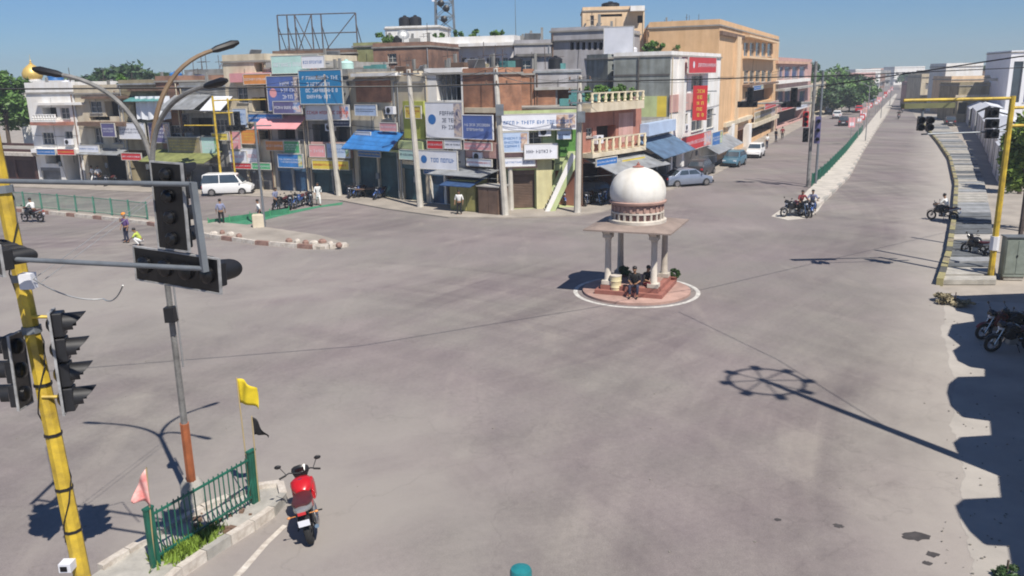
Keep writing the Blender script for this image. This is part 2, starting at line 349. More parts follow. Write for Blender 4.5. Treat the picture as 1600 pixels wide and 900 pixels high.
# ------------------------------------------------------------------ ground, roads, pavements
g = MB(); g.add([(-2500, -300, -.03), (2500, -300, -.03), (2500, 4500, -.03), (-2500, 4500, -.03)], [(0, 1, 2, 3)]); g.build('ground', DUST, kind='structure')
BASE = [(-300, 262), (0, 281), (130, 285), (400, 298), (555, 305), (600, 309), (660, 318), (730, 324), (790, 330), (840, 329), (905, 325)]
BASE2 = [(905, 325), (1045, 285), (1130, 250), (1208, 205), (1262, 185)]
def bp(x, T=BASE):
    for (a, ya), (b, yb) in zip(T, T[1:]):
        if x <= b: return G(x, ya + (yb - ya) * (x - a) / (b - a))
    return G(x, T[-1][1])
def bp2(x): return bp(x, BASE2)
front_edge = [(0, 292), (300, 304), (400, 308), (530, 314), (600, 327), (700, 341), (800, 342), (900, 338), (945, 331), (1000, 312), (1110, 278), (1215, 219), (1262, 193), (1300, 178), (1352, 155)]
rp_ = [(-70, -25), (14, -25), (12, 5)] + [tuple(G(x, y).xy) for x, y in [(1640, 900), (1610, 760), (1590, 650), (1560, 550), (1530, 474), (1468, 450), (1480, 400), (1489, 340), (1492, 290), (1482, 250), (1465, 225), (1448, 205), (1430, 182), (1412, 152), (1404, 132)]] + \
      [tuple(G(x, y).xy) for x, y in [(1372, 134)] + front_edge[::-1]] + [(-190, 150), (-190, 20)]
fill(MB(), rp_, 0, 0.0).build('road', ASPH, kind='structure')
fc = [G(x, y) for x, y in front_edge]
back = [G(x, y) for x, y in [(1352, 146), (1262, 182), (1208, 202), (1130, 247), (1045, 281), (960, 305), (905, 321), (840, 325), (790, 325), (730, 320), (600, 305), (400, 294), (130, 282), (0, 278)]]
fill(MB(), [tuple(p.xy) for p in fc + back], -.02, .09).build('pavement', DUST, kind='structure')
# dusty hard shoulder on the near right, a little proud of the ground
_r = random.Random(8)
rs_ = [G(x + _r.uniform(-3, 3) + 5 * math.sin(y * .045) + 3 * math.sin(y * .13), y) for x, y in [(1516 - (905 - yy) * .098, yy) for yy in range(905, 470, -5)] + [(1472, 462), (1500, 470), (1560, 472), (1750, 480), (1900, 620), (1900, 905)]]
fill(MB(), [tuple(p.xy) for p in rs_], .003, .004).build('road_shoulder', mat('dusty shoulder', (.40, .37, .335), .95, .16, .5, bump=.3), kind='structure')

def strip(name, left, right, z, m, kind='structure', lbl=None):
    fill(MB(), [tuple(G(x, y).xy) for x, y in left] + [tuple(G(x, y).xy) for x, y in right[::-1]], -.01, z).build(name, m, kind=kind)
# median of the avenue
medR = [(1262, 337), (1290, 312), (1325, 278), (1349, 235), (1368, 205), (1385, 180), (1402, 148)]
medL = [(1232, 336), (1262, 300), (1283, 280), (1320, 240), (1345, 210), (1370, 178), (1399, 147)]
strip('median', medL, medR, .16, mat('pale median concrete', (.54, .50, .44), .9, .2, 1.2))
ns_ = [(1205, 338), (1222, 326), (1244, 314), (1262, 302), (1290, 312), (1278, 330), (1262, 341), (1232, 344)]
fill(MB(), [tuple(G(x, y).xy) for x, y in ns_], .003, .004).build('road_marking', MATS['pale median concrete'], kind='structure')
def resample(pts, step):
    P = [Vector(p) for p in pts]; out = [P[0].copy()]; acc = 0; 
    for a, b in zip(P, P[1:]):
        L = (b - a).length; t = step - acc
        while t <= L: out.append(a + (b - a) * (t / L)); t += step
        acc = (acc + L) % step if L else acc
        acc = L - (t - step)
    return out
def kerb(pts, step, wd, h, ms, name='kerb', lbl='kerb', limit=120):
    root = thing(name, lbl, 'kerb', (0, 0, 0)) if lbl else None
    q = resample(pts, step)
    for i, (a, b) in enumerate(zip(q, q[1:])):
        if i >= limit: break
        d = b - a; mb = MB(); ln = d.length * .965
        mb.cbox(0, 0, 0, ln, wd, h + random.uniform(-.012, .012)); o = mb.build('kerb_stone', ms[i % len(ms)], root)
        c = (a + b) / 2; o.location = (c.x, c.y, h / 2 - .02 + random.uniform(-.006, .006)); o.rotation_euler = (0, random.uniform(-.01, .01), math.atan2(d.y, d.x) + random.uniform(-.015, .015))
    return root
kerb([G(x, y) for x, y in medR], 2.0, .22, .26, [KERBW, CONC], lbl='pale kerb stones along the right side of the avenue median', limit=90)
# left median with its fence
lmF = [(-260, 300), (0, 329), (70, 334), (160, 343), (235, 352), (330, 372), (400, 382), (500, 390), (545, 385)]
lmB = [(-260, 294), (0, 321), (70, 326), (160, 334), (235, 341), (330, 349), (400, 356), (440, 362), (500, 371)]
strip('median', lmB, lmF, .15, DUST)
kerb([G(x, y) for x, y in lmF], 1.0, .2, .26, [KERBW, KERBW, KERBR], lbl='red and white kerb stones along the left median', limit=80)
# right footpath of big slabs with gaps, the stones of its kerb in yellow and black
rk = [(1466, 446), (1480, 400), (1489, 340), (1492, 290), (1482, 250), (1465, 225), (1448, 205), (1432, 182)]
kerb([G(x + 2, y) for x, y in rk], 1.25, .26, .34, [KERBY, KERBK, KERBY, OLIVE], lbl='yellow and black kerb stones beside the right footpath', limit=100)
ro = [(1556, 446), (1552, 400), (1548, 340), (1538, 290), (1524, 250), (1506, 225), (1486, 205), (1466, 182)]
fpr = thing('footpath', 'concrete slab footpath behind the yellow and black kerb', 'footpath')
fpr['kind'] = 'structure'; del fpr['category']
SL = [mat('bright slab', (.43, .40, .36), .9, .15, 2), mat('grey slab', (.30, .31, .32), .9, .25, 2), mat('shade stripe slab', (.13, .14, .15), .9, .3, 2), CONC]  # shadow stripes over the footpath are painted in as lighter and darker slabs
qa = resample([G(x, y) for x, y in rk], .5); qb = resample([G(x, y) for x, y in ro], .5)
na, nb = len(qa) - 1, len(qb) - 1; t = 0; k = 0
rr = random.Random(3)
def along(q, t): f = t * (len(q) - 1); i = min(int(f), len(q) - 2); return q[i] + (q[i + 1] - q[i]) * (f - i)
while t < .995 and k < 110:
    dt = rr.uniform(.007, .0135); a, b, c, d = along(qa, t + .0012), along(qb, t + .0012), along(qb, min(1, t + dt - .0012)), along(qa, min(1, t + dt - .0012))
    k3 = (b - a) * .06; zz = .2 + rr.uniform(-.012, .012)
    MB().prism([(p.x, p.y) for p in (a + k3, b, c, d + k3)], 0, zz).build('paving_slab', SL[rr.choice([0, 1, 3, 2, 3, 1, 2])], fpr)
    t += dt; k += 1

# ------------------------------------------------------------------ buildings
ALLB = []
def printm(name, cols, sc):
    m = mat(name, cols[0], .5); n = m.node_tree.nodes; l = m.node_tree.links; tc = n.new('ShaderNodeTexCoord'); nz = n.new('ShaderNodeTexNoise'); nz.inputs['Scale'].default_value = sc; nz.inputs['Detail'].default_value = 3; nz.inputs['Distortion'].default_value = 1.5
    l.new(tc.outputs['Object'], nz.inputs['Vector']); r_ = n.new('ShaderNodeValToRGB'); r_.color_ramp.interpolation = 'B_SPLINE'
    for i, c_ in enumerate(cols):
        e_ = r_.color_ramp.elements[i] if i < 2 else r_.color_ramp.elements.new(.5)
        e_.position = .36 + .28 * i / (len(cols) - 1); e_.color = (*c_, 1)
    l.new(nz.outputs['Fac'], r_.inputs['Fac']); l.new(r_.outputs['Color'], n['Principled BSDF'].inputs['Base Color']); return m
PRINTS = [printm('portrait print', [(.35, .2, .14), (.7, .6, .5), (.1, .1, .2)], 1.6), printm('product print', [(.6, .1, .08), (.75, .7, .6), (.05, .15, .4)], 1.9), printm('leaf print', [(.08, .3, .12), (.6, .65, .5), (.5, .35, .05)], 1.4)]
class Bld:
    def __init__(s, name, label, A, B, top, depth, wall, cat='building', group=None, par=.6, roofm=None, z0=0, slabs=()):
        s.A = Vector((A[0], A[1], 0)); s.B = Vector((B[0], B[1], 0)); d = s.B - s.A; s.W = d.length; s.u = d.normalized(); s.n = Vector((-s.u.y, s.u.x, 0))  # n into the building
        s.depth = depth; s.wall = wall; s.par = par; s.z0 = z0; s.roofm = roofm or ROOFC; s.holes = []; s.todo = []
        s.root = thing(name, label, cat, (s.A.x, s.A.y, 0), math.atan2(s.u.y, s.u.x), group); s.slabs = slabs
        s.H = top if top < 60 else 10
    def loc(s, px, py, back=0):
        d = ray(px, py); o = s.A + s.n * back - Vector((0, 0, CH)); t = o.dot(s.n) / d.dot(s.n); p = Vector((0, 0, CH)) + d * t
        return (p - s.A).dot(s.u), p.z
    def rect(s, x0, y0, x1, y1, clamp=True):
        a, zb = s.loc(x0, y1); b, _ = s.loc(x1, y1); _, z1 = s.loc((x0 + x1) / 2, y0); _, zb = s.loc((x0 + x1) / 2, y1)
        if clamp: a, b, zb = max(a, .12), min(b, s.W - .12), max(zb, .1)
        return a, zb, b, z1
    def world(s, x, y, z): return s.A + s.u * x + s.n * y + Vector((0, 0, z))
    def hole(s, r, dp): s.holes.append((r, dp))
    def win(s, x0, y0, x1, y1, nx=2, nz=2, glass=None, fr=None, proud=0):
        r = s.rect(x0, y0, x1, y1)
        if r[2] - r[0] < .2 or r[3] > s.H - .05: return s
        s.hole(r, .22); a, zb, b, zt = r; t = .06; f = MB()
        for q in ((a, zb, a + t, zt), (b - t, zb, b, zt), (a + t, zb, b - t, zb + t), (a + t, zt - t, b - t, zt)): f.box(q[0] + .002, .10, q[1] + .002, q[2] - .002, .16, q[3] - .002)
        for i in range(1, nx): c = a + (b - a) * i / nx; f.box(c - .025, .105, zb + t, c + .025, .155, zt - t)
        for i in range(1, nz): c = zb + (zt - zb) * i / nz; f.box(a + t, .11, c - .02, b - t, .15, c + .02)
        wn = f.build('window', fr or FRAMEW, s.root)
        MB().box(a + .004, .17, zb + .004, b - .004, .19, zt - .004).build('pane', glass or GLASS, wn)
        MB().box(a - .08, -.09, zb - .08, b + .08, .0, zb - .002).build('sill', s.slab_m(), wn)
        return s
    def slab_m(s): return LGREY
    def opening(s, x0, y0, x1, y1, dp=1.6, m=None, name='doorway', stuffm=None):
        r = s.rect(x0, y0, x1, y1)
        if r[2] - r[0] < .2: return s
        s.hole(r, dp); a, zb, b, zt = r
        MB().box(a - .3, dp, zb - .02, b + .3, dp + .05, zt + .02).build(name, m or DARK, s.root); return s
    def shutter(s, x0, y0, x1, y1, m, n=1):
        a, zb, b, zt = s.rect(x0, y0, x1, y1); zb = .1; W_ = (b - a) / n
        for i in range(n):
            c0, c1 = a + W_ * i + .08, a + W_ * (i + 1) - .08; s.hole((c0, zb, c1, zt), .25); q = MB(); z = zb; k = 0; st = .11
            pts = []
            while z < zt: pts += [(.20, z), (.20, z + st * .6), (.17, z + st * .8)]; z += st
            pts = [(y, min(zz, zt)) for y, zz in pts]
            q.add([(c0, y, zz) for y, zz in pts] + [(c1, y, zz) for y, zz in pts], [(k, k + 1, len(pts) + k + 1, len(pts) + k) for k in range(len(pts) - 1)])
            sh = q.build('shutter', m, s.root); MB().box(c0 + .02, -.02, zt - .3, c1 - .02, .17, zt - .003).build('shutter_hood', m, sh)
        return s
    def band(s, x0, y0, x1, y1, m, prot=.12, name='ledge', clamp=False, y0_=0):
        a, zb, b, zt = s.rect(x0, y0, x1, y1, clamp); MB().box(a, -prot, zb, b, -y0_ - .001 if y0_ else .0, zt).build(name, m, s.root); return s
    def awn(s, x0, y0, x1, y1, m, prot=1.4, name='awning', label=None):
        a, zb, b, zt = s.rect(x0, y0, x1, y1, False); zt = max(zt, zb + .15); t = .05
        MB().extr([(-prot, zb), (-prot, zb + t), (0, zt), (0, zt - t)], a, b).build(name, m, s.root, label=label); 
        f = MB()
        for c in (a + .06, b - .06): f.tube([(c, 0, zb - .3), (c, -prot + .04, zb)], .02, 5)
        f.build('awning_bracket', STEEL, s.root); return s
    def sign(s, x0, y0, x1, y1, bm_, ink, rows, label, prot=.16, name='shop_sign', fr=None, fig=None, clampz=False):
        a, zb, b, zt = s.rect(x0, y0, x1, y1, False); p = s.world(a, -prot, zb)
        t = thing(name, label, 'sign', p, math.atan2(s.u.y, s.u.x)); W_, H_ = b - a, zt - zb
        bd = MB().box(0, -.08, 0, W_, .0, H_).build('board', bm_, t)
        f = MB(); e = .05
        f.box(-e, -.1, -e, 0, .01, H_ + e); f.box(W_, -.1, -e, W_ + e, .01, H_ + e); f.box(0, -.1, -e, W_, .01, 0); f.box(0, -.1, H_, W_, .01, H_ + e); f.build('frame', fr or FRAMEW, t)
        if prot > .1:
            k = MB(); 
            for c in (W_ * .15, W_ * .85): k.box(c - .03, .0, H_ * .3, c + .03, prot - .003, H_ * .4)
            k.build('bracket', STEEL, t)
        if rows and W_ * H_ > 2.2 and (len(label) % 3):
            pk = random.Random(label); pw = W_ * pk.uniform(.16, .26); MB().add([(W_ - pw - .06, -.0835, .06), (W_ - .06, -.0835, .06), (W_ - .06, -.0835, H_ - .06), (W_ - pw - .06, -.0835, H_ - .06)], [(0, 1, 2, 3)]).build('picture_panel', pk.choice(PRINTS), t)
        if rows:
            m_ = min(W_, H_) * .12
            hh_ = min(H_ - 2 * m_, rows * H_ * (.40 if rows == 1 else .2)); zc_ = H_ * .5; glyphs(MB(), m_ + (W_ * .3 if fig else 0), W_ - m_, zc_ - hh_ / 2, zc_ + hh_ / 2, -.086, rows, sum(map(ord, label))).build('lettering', ink, t, kind='stuff')
        if fig: 
            q = MB(); cx, cz, rr_ = W_ * .17, H_ * .52, min(W_ * .11, H_ * .22); n = 18
            q.add([(cx + rr_ * math.cos(i * 2 * PI / n), -.087, cz + rr_ * math.sin(i * 2 * PI / n)) for i in range(n)], [tuple(range(n))]); q.build('emblem', fig, t)
        return t
    def balcony(s, x0, yt, x1, yb, prot, slabm, railm, n, kind='baluster'):
        a, zb, b, zt = s.rect(x0, yt, x1, yb, False); th = .30 if kind == 'baluster' else .16
        bl = MB().box(a, -prot, zb, b, -.002, zb + th).build('balcony', slabm, s.root)
        h = zt - zb - th
        MB().box(a, -prot, zt - .09, b, -prot + .13, zt).build('handrail', slabm, bl)
        prof = [(.08, 0), (.12, h * .1), (.08, h * .22), (.14, h * .42), (.08, h * .7), (.11, h * .85), (.09, h - .09)] if kind == 'baluster' else [(.02, 0), (.02, h - .09)]
        me = None
        for i in range(n):
            x = a + .08 + (b - a - .16) * i / (n - 1)
            if me is None: me = MB().lathe(prof, n=8 if kind == 'baluster' else 5).mesh('baluster', railm, True)
            o = bpy.data.objects.new('baluster', me); C.objects.link(o); o.parent = bl; o.location = (x, -prot + .07, zb + th)
        return s
    def done(s):
        W, D, H = s.W, s.depth, s.H; z0 = s.z0
        xs = {0., W}; zs = {z0, H}
        for (a, zb, b, zt), dp in s.holes:
            xs |= {max(a, 0), min(b, W)}; zs |= {max(zb, z0), min(zt, H)}
        xs, zs = sorted(xs), sorted(zs); m = MB()
        for i in range(len(xs) - 1):
            for j in range(len(zs) - 1):
                cx, cz = (xs[i] + xs[i + 1]) / 2, (zs[j] + zs[j + 1]) / 2
                if any(a < cx < b and zb < cz < zt for (a, zb, b, zt), dp in s.holes): continue
                m.add([(xs[i], 0, zs[j]), (xs[i + 1], 0, zs[j]), (xs[i + 1], 0, zs[j + 1]), (xs[i], 0, zs[j + 1])], [(0, 1, 2, 3)])
        for (a, zb, b, zt), dp in s.holes:
            a, b, zb, zt = max(a, 0), min(b, W), max(zb, z0), min(zt, H); q = [(a, zb), (b, zb), (b, zt), (a, zt)]
            for k in range(4):
                p0, p1 = q[k], q[(k + 1) % 4]; m.add([(p0[0], 0, p0[1]), (p1[0], 0, p1[1]), (p1[0], dp, p1[1]), (p0[0], dp, p0[1])], [(0, 1, 2, 3)])
        m.add([(0, 0, z0), (0, D, z0), (0, D, H), (0, 0, H)], [(0, 1, 2, 3)]); m.add([(W, 0, z0), (W, D, z0), (W, D, H), (W, 0, H)], [(3, 2, 1, 0)])
        m.add([(0, D, z0), (W, D, z0), (W, D, H), (0, D, H)], [(0, 1, 2, 3)])
        m.build('wall', s.wall, s.root)
        rf = MB().box(-.12, -.12, H, W + .12, D + .12, H + .14).build('roof', s.roofm, s.root)
        if s.par:
            p = MB(); t = .13; z, zz = H + .14, H + .14 + s.par
            p.box(0, 0, z, W, t, zz); p.box(0, D - t, z, W, D, zz); p.box(0, t, z, t, D - t, zz); p.box(W - t, t, z, W, D - t, zz); p.build('parapet', s.wall, rf)
        if s.root.name.split('.')[0] not in ('distant_house', 'shop_row', 'temple', 'tower_block'):
            r_ = random.Random(int(W * 100)); x = r_.choice([.18, W - .18])
            MB().tube([(x, -.07, z0 + .2), (x, -.07, H - .1)], .05, 6).build('downpipe', r_.choice([GALV, BROWN, CREAM]), s.root)
            q = MB(); z = H * r_.uniform(.45, .7); n_ = 8; q.tube([(W * k / n_, -.05 - .02 * (k % 2), z - .12 * math.sin(PI * k / n_)) for k in range(n_ + 1)], .018, 4)
            q.tube([(W * r_.uniform(.3, .7), -.05, .3)] + [(W * r_.uniform(.45, .55), -.05, H * f) for f in (.3, .6, .95)], .015, 4); q.build('cable', BLKM, s.root)
            if W > 3: MB().box(W * .5, -.14, 1.5, W * .5 + .3, -.002, 1.95).build('meter_box', STEEL, s.root)
        ALLB.append(s); return s
    def roof_at(s, px, back): 
        x, _ = s.loc(px, 100, back); return s.world(min(max(x, .8), s.W - .8), back, s.H + .14)
def topz(A, B, px, ytop):
    """height of a facade that reaches picture row ytop above its foot at picture column px"""
    A = Vector((A[0], A[1], 0)); u = Vector((B[0] - A[0], B[1] - A[1], 0)).normalized(); n = Vector((-u.y, u.x, 0)); d = ray(px, ytop); t = (A - Vector((0, 0, CH))).dot(n) / d.dot(n); return CH + d.z * t
def F(name, label, x0, x1, ytop, depth, wall, par=.6, base=bp, off=0, **k):
    A, B = base(x0), base(x1); n = Vector((-(B - A).y, (B - A).x, 0)).normalized(); A = A + n * off; B = B + n * off
    return Bld(name, label, A, B, topz(A, B, (x0 + x1) / 2, ytop) - par - .14, depth, wall, par=par, **k)
def K(name, label, x0, x1, ytop, Y0, Y1, depth, wall, par=.6, **k):
    A, B = AT(x0, 200, Y0), AT(x1, 200, Y1); return Bld(name, label, A, B, topz(A, B, (x0 + x1) / 2, ytop) - par - .14, depth, wall, par=par, **k)

# rooftop things
def tank(p, label, m=BLKM, r=.55, h=1.1, group=None):
    t = thing('water_tank', label, 'water tank', p, random.uniform(0, 6), group)
    pr = [(r * .9, 0)]
    for i in range(5): z = h * .12 + i * h * .13; pr += [(r, z), (r * .96, z + h * .05)]
    pr += [(r, h * .78), (r * .75, h * .9), (r * .3, h * .95)]
    MB().lathe(pr, n=18).build('tank_body', m, t, True); MB().lathe([(r * .28, h * .95), (r * .28, h * 1.02), (r * .1, h * 1.05)], n=14).build('lid', m, t, True)
    MB().tube([(r, 0, h * .1), (r + .15, 0, h * .1), (r + .15, 0, -.1)], .025, 6).build('outlet_pipe', GALV, t); return t
def ac(b, px, py, label):
    a, z = b.loc(px, py); p = b.world(a, -.4, z); t = thing('air_conditioner', label, 'air conditioner', p, math.atan2(b.u.y, b.u.x))
    MB().box(-.42, -.02, 0, .42, .3, .56).build('casing', SWHITE, t); MB().torus((0, 0, 0), .2, .015, 'z', 18, 5).lathe([(.19, -.01), (.19, .004)], n=18).xf(Matrix.Translation((-.1, -.035, .28)) @ Matrix.Rotation(PI / 2, 4, 'X')).build('fan_grille', BLKM, t)
    MB().box(-.35, .05, -.05, -.3, .4, 0).box(.3, .05, -.05, .35, .4, 0).build('bracket', STEEL, t); return t
def dish(p, label, rz=0):
    t = thing('satellite_dish', label, 'satellite dish', p, rz); q = MB(); n = 16
    pr = [(.02, 0), (.25, .03), (.45, .1), (.6, .2)]; q.lathe(pr + [(.6, .21), (.45, .115), (.25, .045)], n=n); q.xf(Matrix.Translation((0, 0, 1.0)) @ Matrix.Rotation(R(50), 4, 'X')); q.build('reflector', GALV, t, True)
    MB().tube([(0, 0, 0), (0, 0, 1)], .03, 6).build('mast', STEEL, t); MB().tube([(0, .1, .7), (0, -.55, 1.35)], .015, 5).ball((0, -.55, 1.35), .05, 6, 4).build('feed_arm', STEEL, t); return t

# ---- left row, across the far carriageway
b = F('shop_row', 'low dark maroon shuttered shop row under the left tree', -90, 60, 232, 6, SHR, par=.25, cat='shops')
b.shutter(-88, 244, 58, 285, SHR, 5).band(-88, 236, 60, 241, KERBW, .7).done()
b = F('white_house', 'white three storey house with dark balconies beside the golden dome', 62, 134, 128, 11, WHITE, par=.9)
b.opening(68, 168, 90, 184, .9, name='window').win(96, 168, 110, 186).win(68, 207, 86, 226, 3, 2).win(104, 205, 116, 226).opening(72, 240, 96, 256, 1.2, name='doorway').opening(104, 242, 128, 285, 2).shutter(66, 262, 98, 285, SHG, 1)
b.band(60, 190, 116, 195, ROSE, .9).band(60, 232, 132, 238, WHITE, .8).band(60, 160, 134, 164, WHITE, .5)
b.balcony(64, 178, 100, 192, .9, WHITE, WHITE, 9).done()
WHT = b
b = K('temple', 'white temple tower carrying a golden ribbed dome', 34, 74, 126, 98, 97.5, 6, WHITE, par=.3, cat='temple')
b.win(42, 142, 60, 160).done(); tp = b.roof_at(48, 1.6); TB = b
q = thing('temple_dome', 'golden ribbed dome with spire on the white temple roof', 'dome', tp); q.scale = (.72, .72, .95)
hd = HT(tp, 100) - tp.z
MB().lathe([(1.5, 0), (1.5, .25), (1.25, .3), (1.3, .5)], n=24).build('drum', WHITE, q, True)
MB().lathe([(1.25, .5), (1.5, .8), (1.5, 1.2), (1.2, 1.7), (.7, 2.05), (.25, 2.3)], n=24).build('dome_shell', GOLD, q, True)
MB().lathe([(.2, 2.25), (.25, 2.4), (.08, 2.5), (.14, 2.65), (.03, 2.8), (.02, 3.4)], n=10).build('finial', GOLD, q, True)
b = F('house', 'cream house with a brown balcony left of the pale concrete pole', 136, 205, 132, 12, CREAM, par=.7)
b.opening(140, 182, 172, 188, .7, name='window').win(150, 200, 162, 224).win(178, 202, 192, 224).opening(142, 240, 200, 285, 2.2, name='doorway').band(134, 190, 206, 196, BROWN, .9).band(134, 150, 206, 154, BROWN, .5)
b.win(142, 158, 160, 176).opening(166, 158, 200, 182, .8, name='window').awn(140, 232, 202, 240, TARPG, 1.4).done(); CRH = b
b = F('house', 'olive brown house with flat tin roof and teal awning', 206, 262, 124, 12, OLIVE, par=.3, roofm=TARPG)
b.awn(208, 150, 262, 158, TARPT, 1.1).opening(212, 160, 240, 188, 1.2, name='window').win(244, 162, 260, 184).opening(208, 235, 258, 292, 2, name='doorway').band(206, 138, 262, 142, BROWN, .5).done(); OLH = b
b.sign(196, 192, 236, 216, SWHITE, SDK, 2, 'white shop board left of the purple board in the left row', .5)
b.sign(240, 192, 272, 222, SPURP, SWHITE, 3, 'dark purple shop board with white lettering in the left row', .3)
b = F('house', 'brick topped house with white hanging sheets left of the tin sheds', 263, 296, 118, 12, BRICKD, par=.4)
b.win(268, 196, 290, 222).shutter(264, 245, 294, 292, SHG, 1).done()
q = thing('cloth_sheet', 'big white sheet hung across the balcony in the left row', 'sheet', b.world(0, -.6, 0), math.atan2(b.u.y, b.u.x))
a_, zb_, b__, zt_ = b.rect(224, 150, 276, 186, False); w_ = MB(); N_ = 16
w_.add([(a_ + (b__ - a_) * i / N_, .12 * math.sin(i * 1.7) - .02 * j, zt_ + (zb_ - zt_) * j / 4 + .06 * math.sin(i * .9) * (j == 4)) for j in range(5) for i in range(N_ + 1)], [(j * (N_ + 1) + i, j * (N_ + 1) + i + 1, (j + 1) * (N_ + 1) + i + 1, (j + 1) * (N_ + 1) + i) for j in range(4) for i in range(N_)])
w_.build('cloth', TARPW, q, True)
b = F('house', 'grey tin roofed two storey house above the parked white van', 298, 368, 128, 12, GREYW, par=.25, roofm=TARPG)
b.awn(276, 148, 332, 170, TARPG, 2.2).awn(334, 150, 366, 172, TARPW, 1.6).shutter(300, 255, 366, 298, SHG, 2).opening(302, 184, 334, 212, .8, name='window').win(338, 186, 364, 206, 3, 2).band(298, 172, 368, 176, LGREY, .5)
b.awn(250, 234, 350, 250, mat('olive canvas', (.22, .24, .08), .8, .3), 2.4).done(); GTH = b
b.sign(272, 214, 322, 238, OLIVE, SYEL, 4, 'olive banner with four yellow lines in the left row', .5)
b.sign(325, 214, 350, 242, SMINT, SWHITE, 2, 'small mint board with a white blob in the left row', .5)
for x0, y0, x1, y1, m_, k_, n_, l in [(140, 226, 170, 236, SWHITE, SBLUE, 1, 'thin white shop board over the cream house doorway'), (206, 238, 236, 248, SRED, SWHITE, 1, 'small red shop board at the olive brown house'), (300, 246, 340, 254, SWHITE, SRED, 1, 'narrow white board above the white van'), (176, 192, 196, 212, SPURP, SWHITE, 2, 'small grey board between the cream and olive houses')]: CRH.sign(x0, y0, x1, y1, m_, k_, n_, l, 1.0)
# the grey cluttered roof tops between 300 and 370
b = K('house', 'grey rooftop block crowded with pipes left of the mint hoarding', 298, 366, 108, 82, 80, 8, GREYW, par=.4)
for i in range(4): b.win(304 + i * 15, 118, 313 + i * 15, 132)
b.done(); GRB = b
# ---- the sign covered block
b = F('building', 'pink and orange shop building hung with small boards behind the white van', 368, 432, 84, 13, CREAM, par=.5)
b.opening(398, 98, 430, 112, .8, OLIVE, 'window').band(366, 114, 432, 128, SPINK, .5).opening(395, 152, 430, 174, 1.0, name='window').opening(405, 204, 430, 218, .8, name='window').shutter(370, 262, 430, 298, SHG, 3)
b.band(392, 130, 432, 133, OLIVE, .35).win(372, 134, 388, 160).done(); M1 = b
b.sign(394, 178, 447, 190, SBLUE, SWHITE, 1, 'long blue shop sign with white lettering over the orange boards', .35)
b.sign(383, 202, 410, 224, SORANGE, SYEL, 3, 'square orange board with yellow lines beside the pink panel', .3)
b.sign(366, 205, 382, 232, SPINK, SWHITE, 2, 'faded pink upright board left of the orange board', .3)
b.sign(366, 236, 392, 252, SWHITE, SPINK, 1, 'small white board under the pink upright board', .4)
b = F('building', 'salmon shop building behind stacked hoardings at the middle of the block', 433, 486, 96, 13, LGREY, par=.4)
b.opening(435, 202, 462, 218, 1, name='window').opening(466, 202, 484, 218, 1, name='window').awn(414, 180, 482, 200, SPINK, 1.6).shutter(436, 262, 484, 300, SHB, 2).done()
b.sign(433, 87, 505, 114, SMINT, SWHITE, 1, 'mint and white rooftop hoarding under the steel frame', .5, name='hoarding')
b.sign(433, 119, 484, 172, SBLUE2, SWHITE, 4, 'violet blue hoarding left of the large blue hoarding', .9, name='hoarding', fig=SPINK)
b.sign(486, 110, 551, 161, STEAL, SWHITE, 4, 'large blue hoarding with white lines behind the leaning pole', 1.2, name='hoarding')
b.sign(422, 220, 450, 234, SORANGE, SWHITE, 1, 'orange shop board next to the green striped board', .4)
b.sign(450, 220, 474, 238, SGREEN, SWHITE, 3, 'green and white striped board above the blue banner', .4)
b.sign(444, 240, 482, 260, TARPB, SWHITE, 2, 'bright blue banner over the shutters left of the leaning pole', .6)
b = F('building', 'dark fronted building with the white banner beside the leaning pole', 487, 556, 108, 13, GREYW, par=.4)
b.opening(490, 194, 514, 222, 1, GLASS, 'window').opening(520, 194, 552, 222, 1, GLASS, 'window').band(490, 222, 552, 246, PINKW, .25, 'panel').band(488, 246, 552, 262, OLIVE, .5).shutter(490, 265, 554, 303, SHT, 2).done(); M3 = b
b.sign(488, 164, 555, 186, SWHITE, SRED, 1, 'white banner with red lettering under the large blue hoarding', .7)
b.sign(490, 226, 514, 244, SPINK, SWHITE, 1, 'pale pink shop panel left of the leaning pole', .4)
# ---- corner block
b = F('building', 'unplastered brick building above the blue tarpaulin awning', 557, 628, 112, 12, CREAM, par=.5)
b.band(558, 122, 612, 160, BRICK, .06, 'brick_panel').win(598, 170, 612, 186).band(557, 114, 627, 119, WHITE, .6).shutter(562, 236, 626, 306, SHT, 2)
b.awn(560, 204, 634, 232, TARPB, 1.7, label='bright blue tarpaulin awning with white marks').band(557, 232, 630, 236, GREENW, .35).done(); C1 = b
b = F('building', 'lime green narrow front between the brick wall and the white bank front', 629, 671, 118, 11, CREAM, par=.4)
b.band(636, 158, 668, 216, LIME, .25, 'panel').band(630, 220, 668, 232, GREENW, .5).shutter(630, 258, 668, 315, SHT, 1).opening(632, 236, 660, 252, .8, name='window').done(); C2 = b
b = F('building', 'white framed front with dark open upper floor over the blue shutter', 672, 729, 106, 6, WHITE, par=.3)
b.opening(683, 112, 724, 157, 2.2, name='window').shutter(672, 268, 696, 320, SHB, 1).shutter(697, 270, 728, 324, SHR, 1).opening(680, 218, 724, 232, .9, name='window').done(); C3 = b
s_ = MB()
a_, zb_, b__, zt_ = b.rect(683, 112, 724, 157)
for i in range(5): x = a_ + (b__ - a_) * (i + .5) / 5; s_.box(x - .03, .3, zb_, x + .03, .36, zt_)
s_.box(a_, .3, zb_ + .9, b__, .36, zb_ + .97).build('grille', STEEL, b.root)
b.sign(675, 160, 731, 214, SWHITE, SDK, 3, 'tall white bank board with dark lettering and emblem', .5, fig=SBLUE)
b.sign(668, 234, 729, 262, SWHITE, SBLUE, 1, 'low white board with blue lettering above the kiosk', 1.0, fig=SBLUE)
b = F('building', 'brick topped building carrying the blue framed sign above the kiosk', 730, 783, 106, 2.6, BRICK, par=.3)
